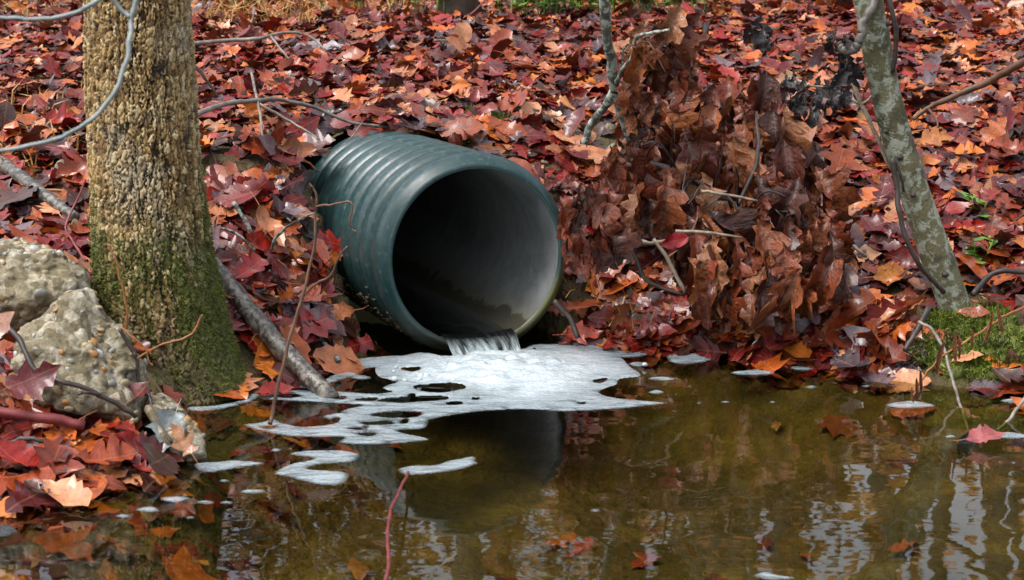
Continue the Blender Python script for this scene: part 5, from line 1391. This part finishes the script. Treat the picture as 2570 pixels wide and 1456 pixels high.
# ================================================================== WOODS BEHIND (seen at the top edge and mirrored in the pond)
def far_tree_proto(seed, hgt, r, crown0, ncards, cmat, name='forest_tree'):
    rs = np.random.default_rng(seed)
    root = empty(name, (0, 0, 0), 'x', 'tree')
    zz = np.linspace(-.3, hgt, 14); p = np.stack([np.cumsum(rs.normal(0, .05, 14)), np.cumsum(rs.normal(0, .05, 14)), zz], 1); p[:2, :2] = 0
    V, Fq = tube(p, np.interp(zz, [-.3, .1, .5, hgt], [r * 1.5, r * 1.2, r, r * .25]), 14, .05, seed)
    mk('trunk', V, Fq, M['trunk_far'], root)
    st, tips = [], []
    for k in range(12):
        z0 = rs.uniform(crown0, hgt * .95); a = rs.uniform(0, 6.28); L = rs.uniform(.8, 2.2) * (1.2 - z0 / hgt * .6)
        b = np.array([np.interp(z0, zz, p[:, 0]), np.interp(z0, zz, p[:, 1]), z0]); e = b + np.array([math.cos(a) * L, math.sin(a) * L, L * rs.uniform(.2, .8)])
        m = (b + e) / 2 + np.array([0, 0, .1]); st.append(branch([b, m, e], r * .28, r * .06, 5, 4, .02, .1, k)); tips += [b * .5 + e * .5, e, b * .2 + e * .8]
    mk('limbs', *join(st), M['trunk_far'], root)
    tips = np.array(tips)
    c = tips[rs.integers(0, len(tips), ncards)] + rs.normal(0, .38, (ncards, 3))
    d = rs.normal(0, 1, (ncards, 3)); d /= np.linalg.norm(d, axis=1, keepdims=True); s = np.cross(d, rs.normal(0, 1, (ncards, 3))); s /= np.linalg.norm(s, axis=1, keepdims=True)
    L = rs.uniform(.05, .11, (ncards, 1))
    V = np.stack([c - d * L, c + s * L * .6, c + d * L, c - s * L * .6], 1).reshape(-1, 3)
    o = mk('crown', V, np.arange(ncards * 4).reshape(-1, 4), M[cmat], root, smooth=False); o['kind'] = 'stuff'
    return root
def copy_tree(o, loc, rz, sc):
    c = o.copy(); col.objects.link(c); c.location = [float(v) for v in loc]; c.rotation_euler = (0, 0, rz); c.scale = (sc,) * 3
    for ch in o.children:
        d = ch.copy(); col.objects.link(d); d.parent = c
    return c
def far_leaf_mats():
    for k, a, b in (('crown_orange', (.40, .12, .02), (.55, .24, .06)), ('crown_olive', (.10, .10, .02), (.22, .20, .04)), ('crown_brown', (.22, .08, .025), (.36, .17, .06))):
        m, nt, bs, out = newmat(k); n = noise_t(nt, 3, 3, coords(nt).outputs['Object'])
        nt.links.new(ramp(nt, n, [(.35, a), (.65, b)]), bs.inputs['Base Color']); M[k] = m
far_leaf_mats()
def woods():
    rs = np.random.default_rng(4)
    P0 = [far_tree_proto(1, 12, .13, 6.8, 300, 'crown_orange'), far_tree_proto(2, 13, .17, 8.0, 300, 'crown_brown'), far_tree_proto(3, 9, .09, 5.0, 300, 'crown_olive'), far_tree_proto(5, 3.0, .04, .6, 900, 'crown_brown', 'understorey_shrub'), far_tree_proto(6, 2.3, .035, .4, 900, 'crown_orange', 'understorey_shrub')]
    spots = []
    # the mossy trunk whose foot shows at the top edge
    spots.append((0, P(1150, 45, 10.75)[:2], 'mossy far trunk whose foot shows at the top edge above the pipe', None, .75))
    for k in range(22):
        D = rs.uniform(15, 34); x = rs.uniform(-.40, .40) * D
        spots.append((int(rs.choice(3, p=[.4, .35, .25])), (x, D), 'bare-limbed tree of the woods behind the bank, mirrored in the pond', 'trees of the woods behind the bank', rs.uniform(.8, 1.25)))
    for k in range(12):
        D = rs.uniform(15, 26); x = rs.uniform(.10, .34) * D
        spots.append((2, (x, D), 'bare-limbed tree of the woods behind the bank, mirrored in the pond', 'trees of the woods behind the bank', rs.uniform(.9, 1.4)))
    for k in range(14):
        D = rs.uniform(14.5, 20); x = rs.uniform(-.40, .14) * D
        spots.append((int(rs.choice([3, 4])), (x, D), 'leafy understorey shrub behind the bank, mirrored in the pond', 'shrubs of the woods behind the bank', rs.uniform(.7, 1.2)))
    used = set()
    for i, (x, y), lab, grp, sc in spots:
        loc = (x, y, float(height0(np.array([x]), np.array([y]))[0]) - .05)
        if i in used: o = copy_tree(P0[i], loc, rs.uniform(0, 6.28), sc)
        else:
            o = P0[i]; used.add(i); o.location = [float(v) for v in loc]; o.scale = (sc,) * 3
        if grp: lab = ['orange-leaved tree of the woods behind the bank, mirrored in the pond', 'tall brown-leaved tree of the woods behind the bank, mirrored in the pond', 'slim olive-leaved tree of the woods behind the bank, mirrored in the pond', 'brown leafy shrub behind the bank, mirrored in the pond', 'low orange leafy shrub behind the bank, mirrored in the pond'][i]
        o['label'] = lab
        if 'group' in o: del o['group']
        if grp: o['group'] = grp
        o['category'] = 'shrub' if 'shrub' in o.name else 'tree'
woods()
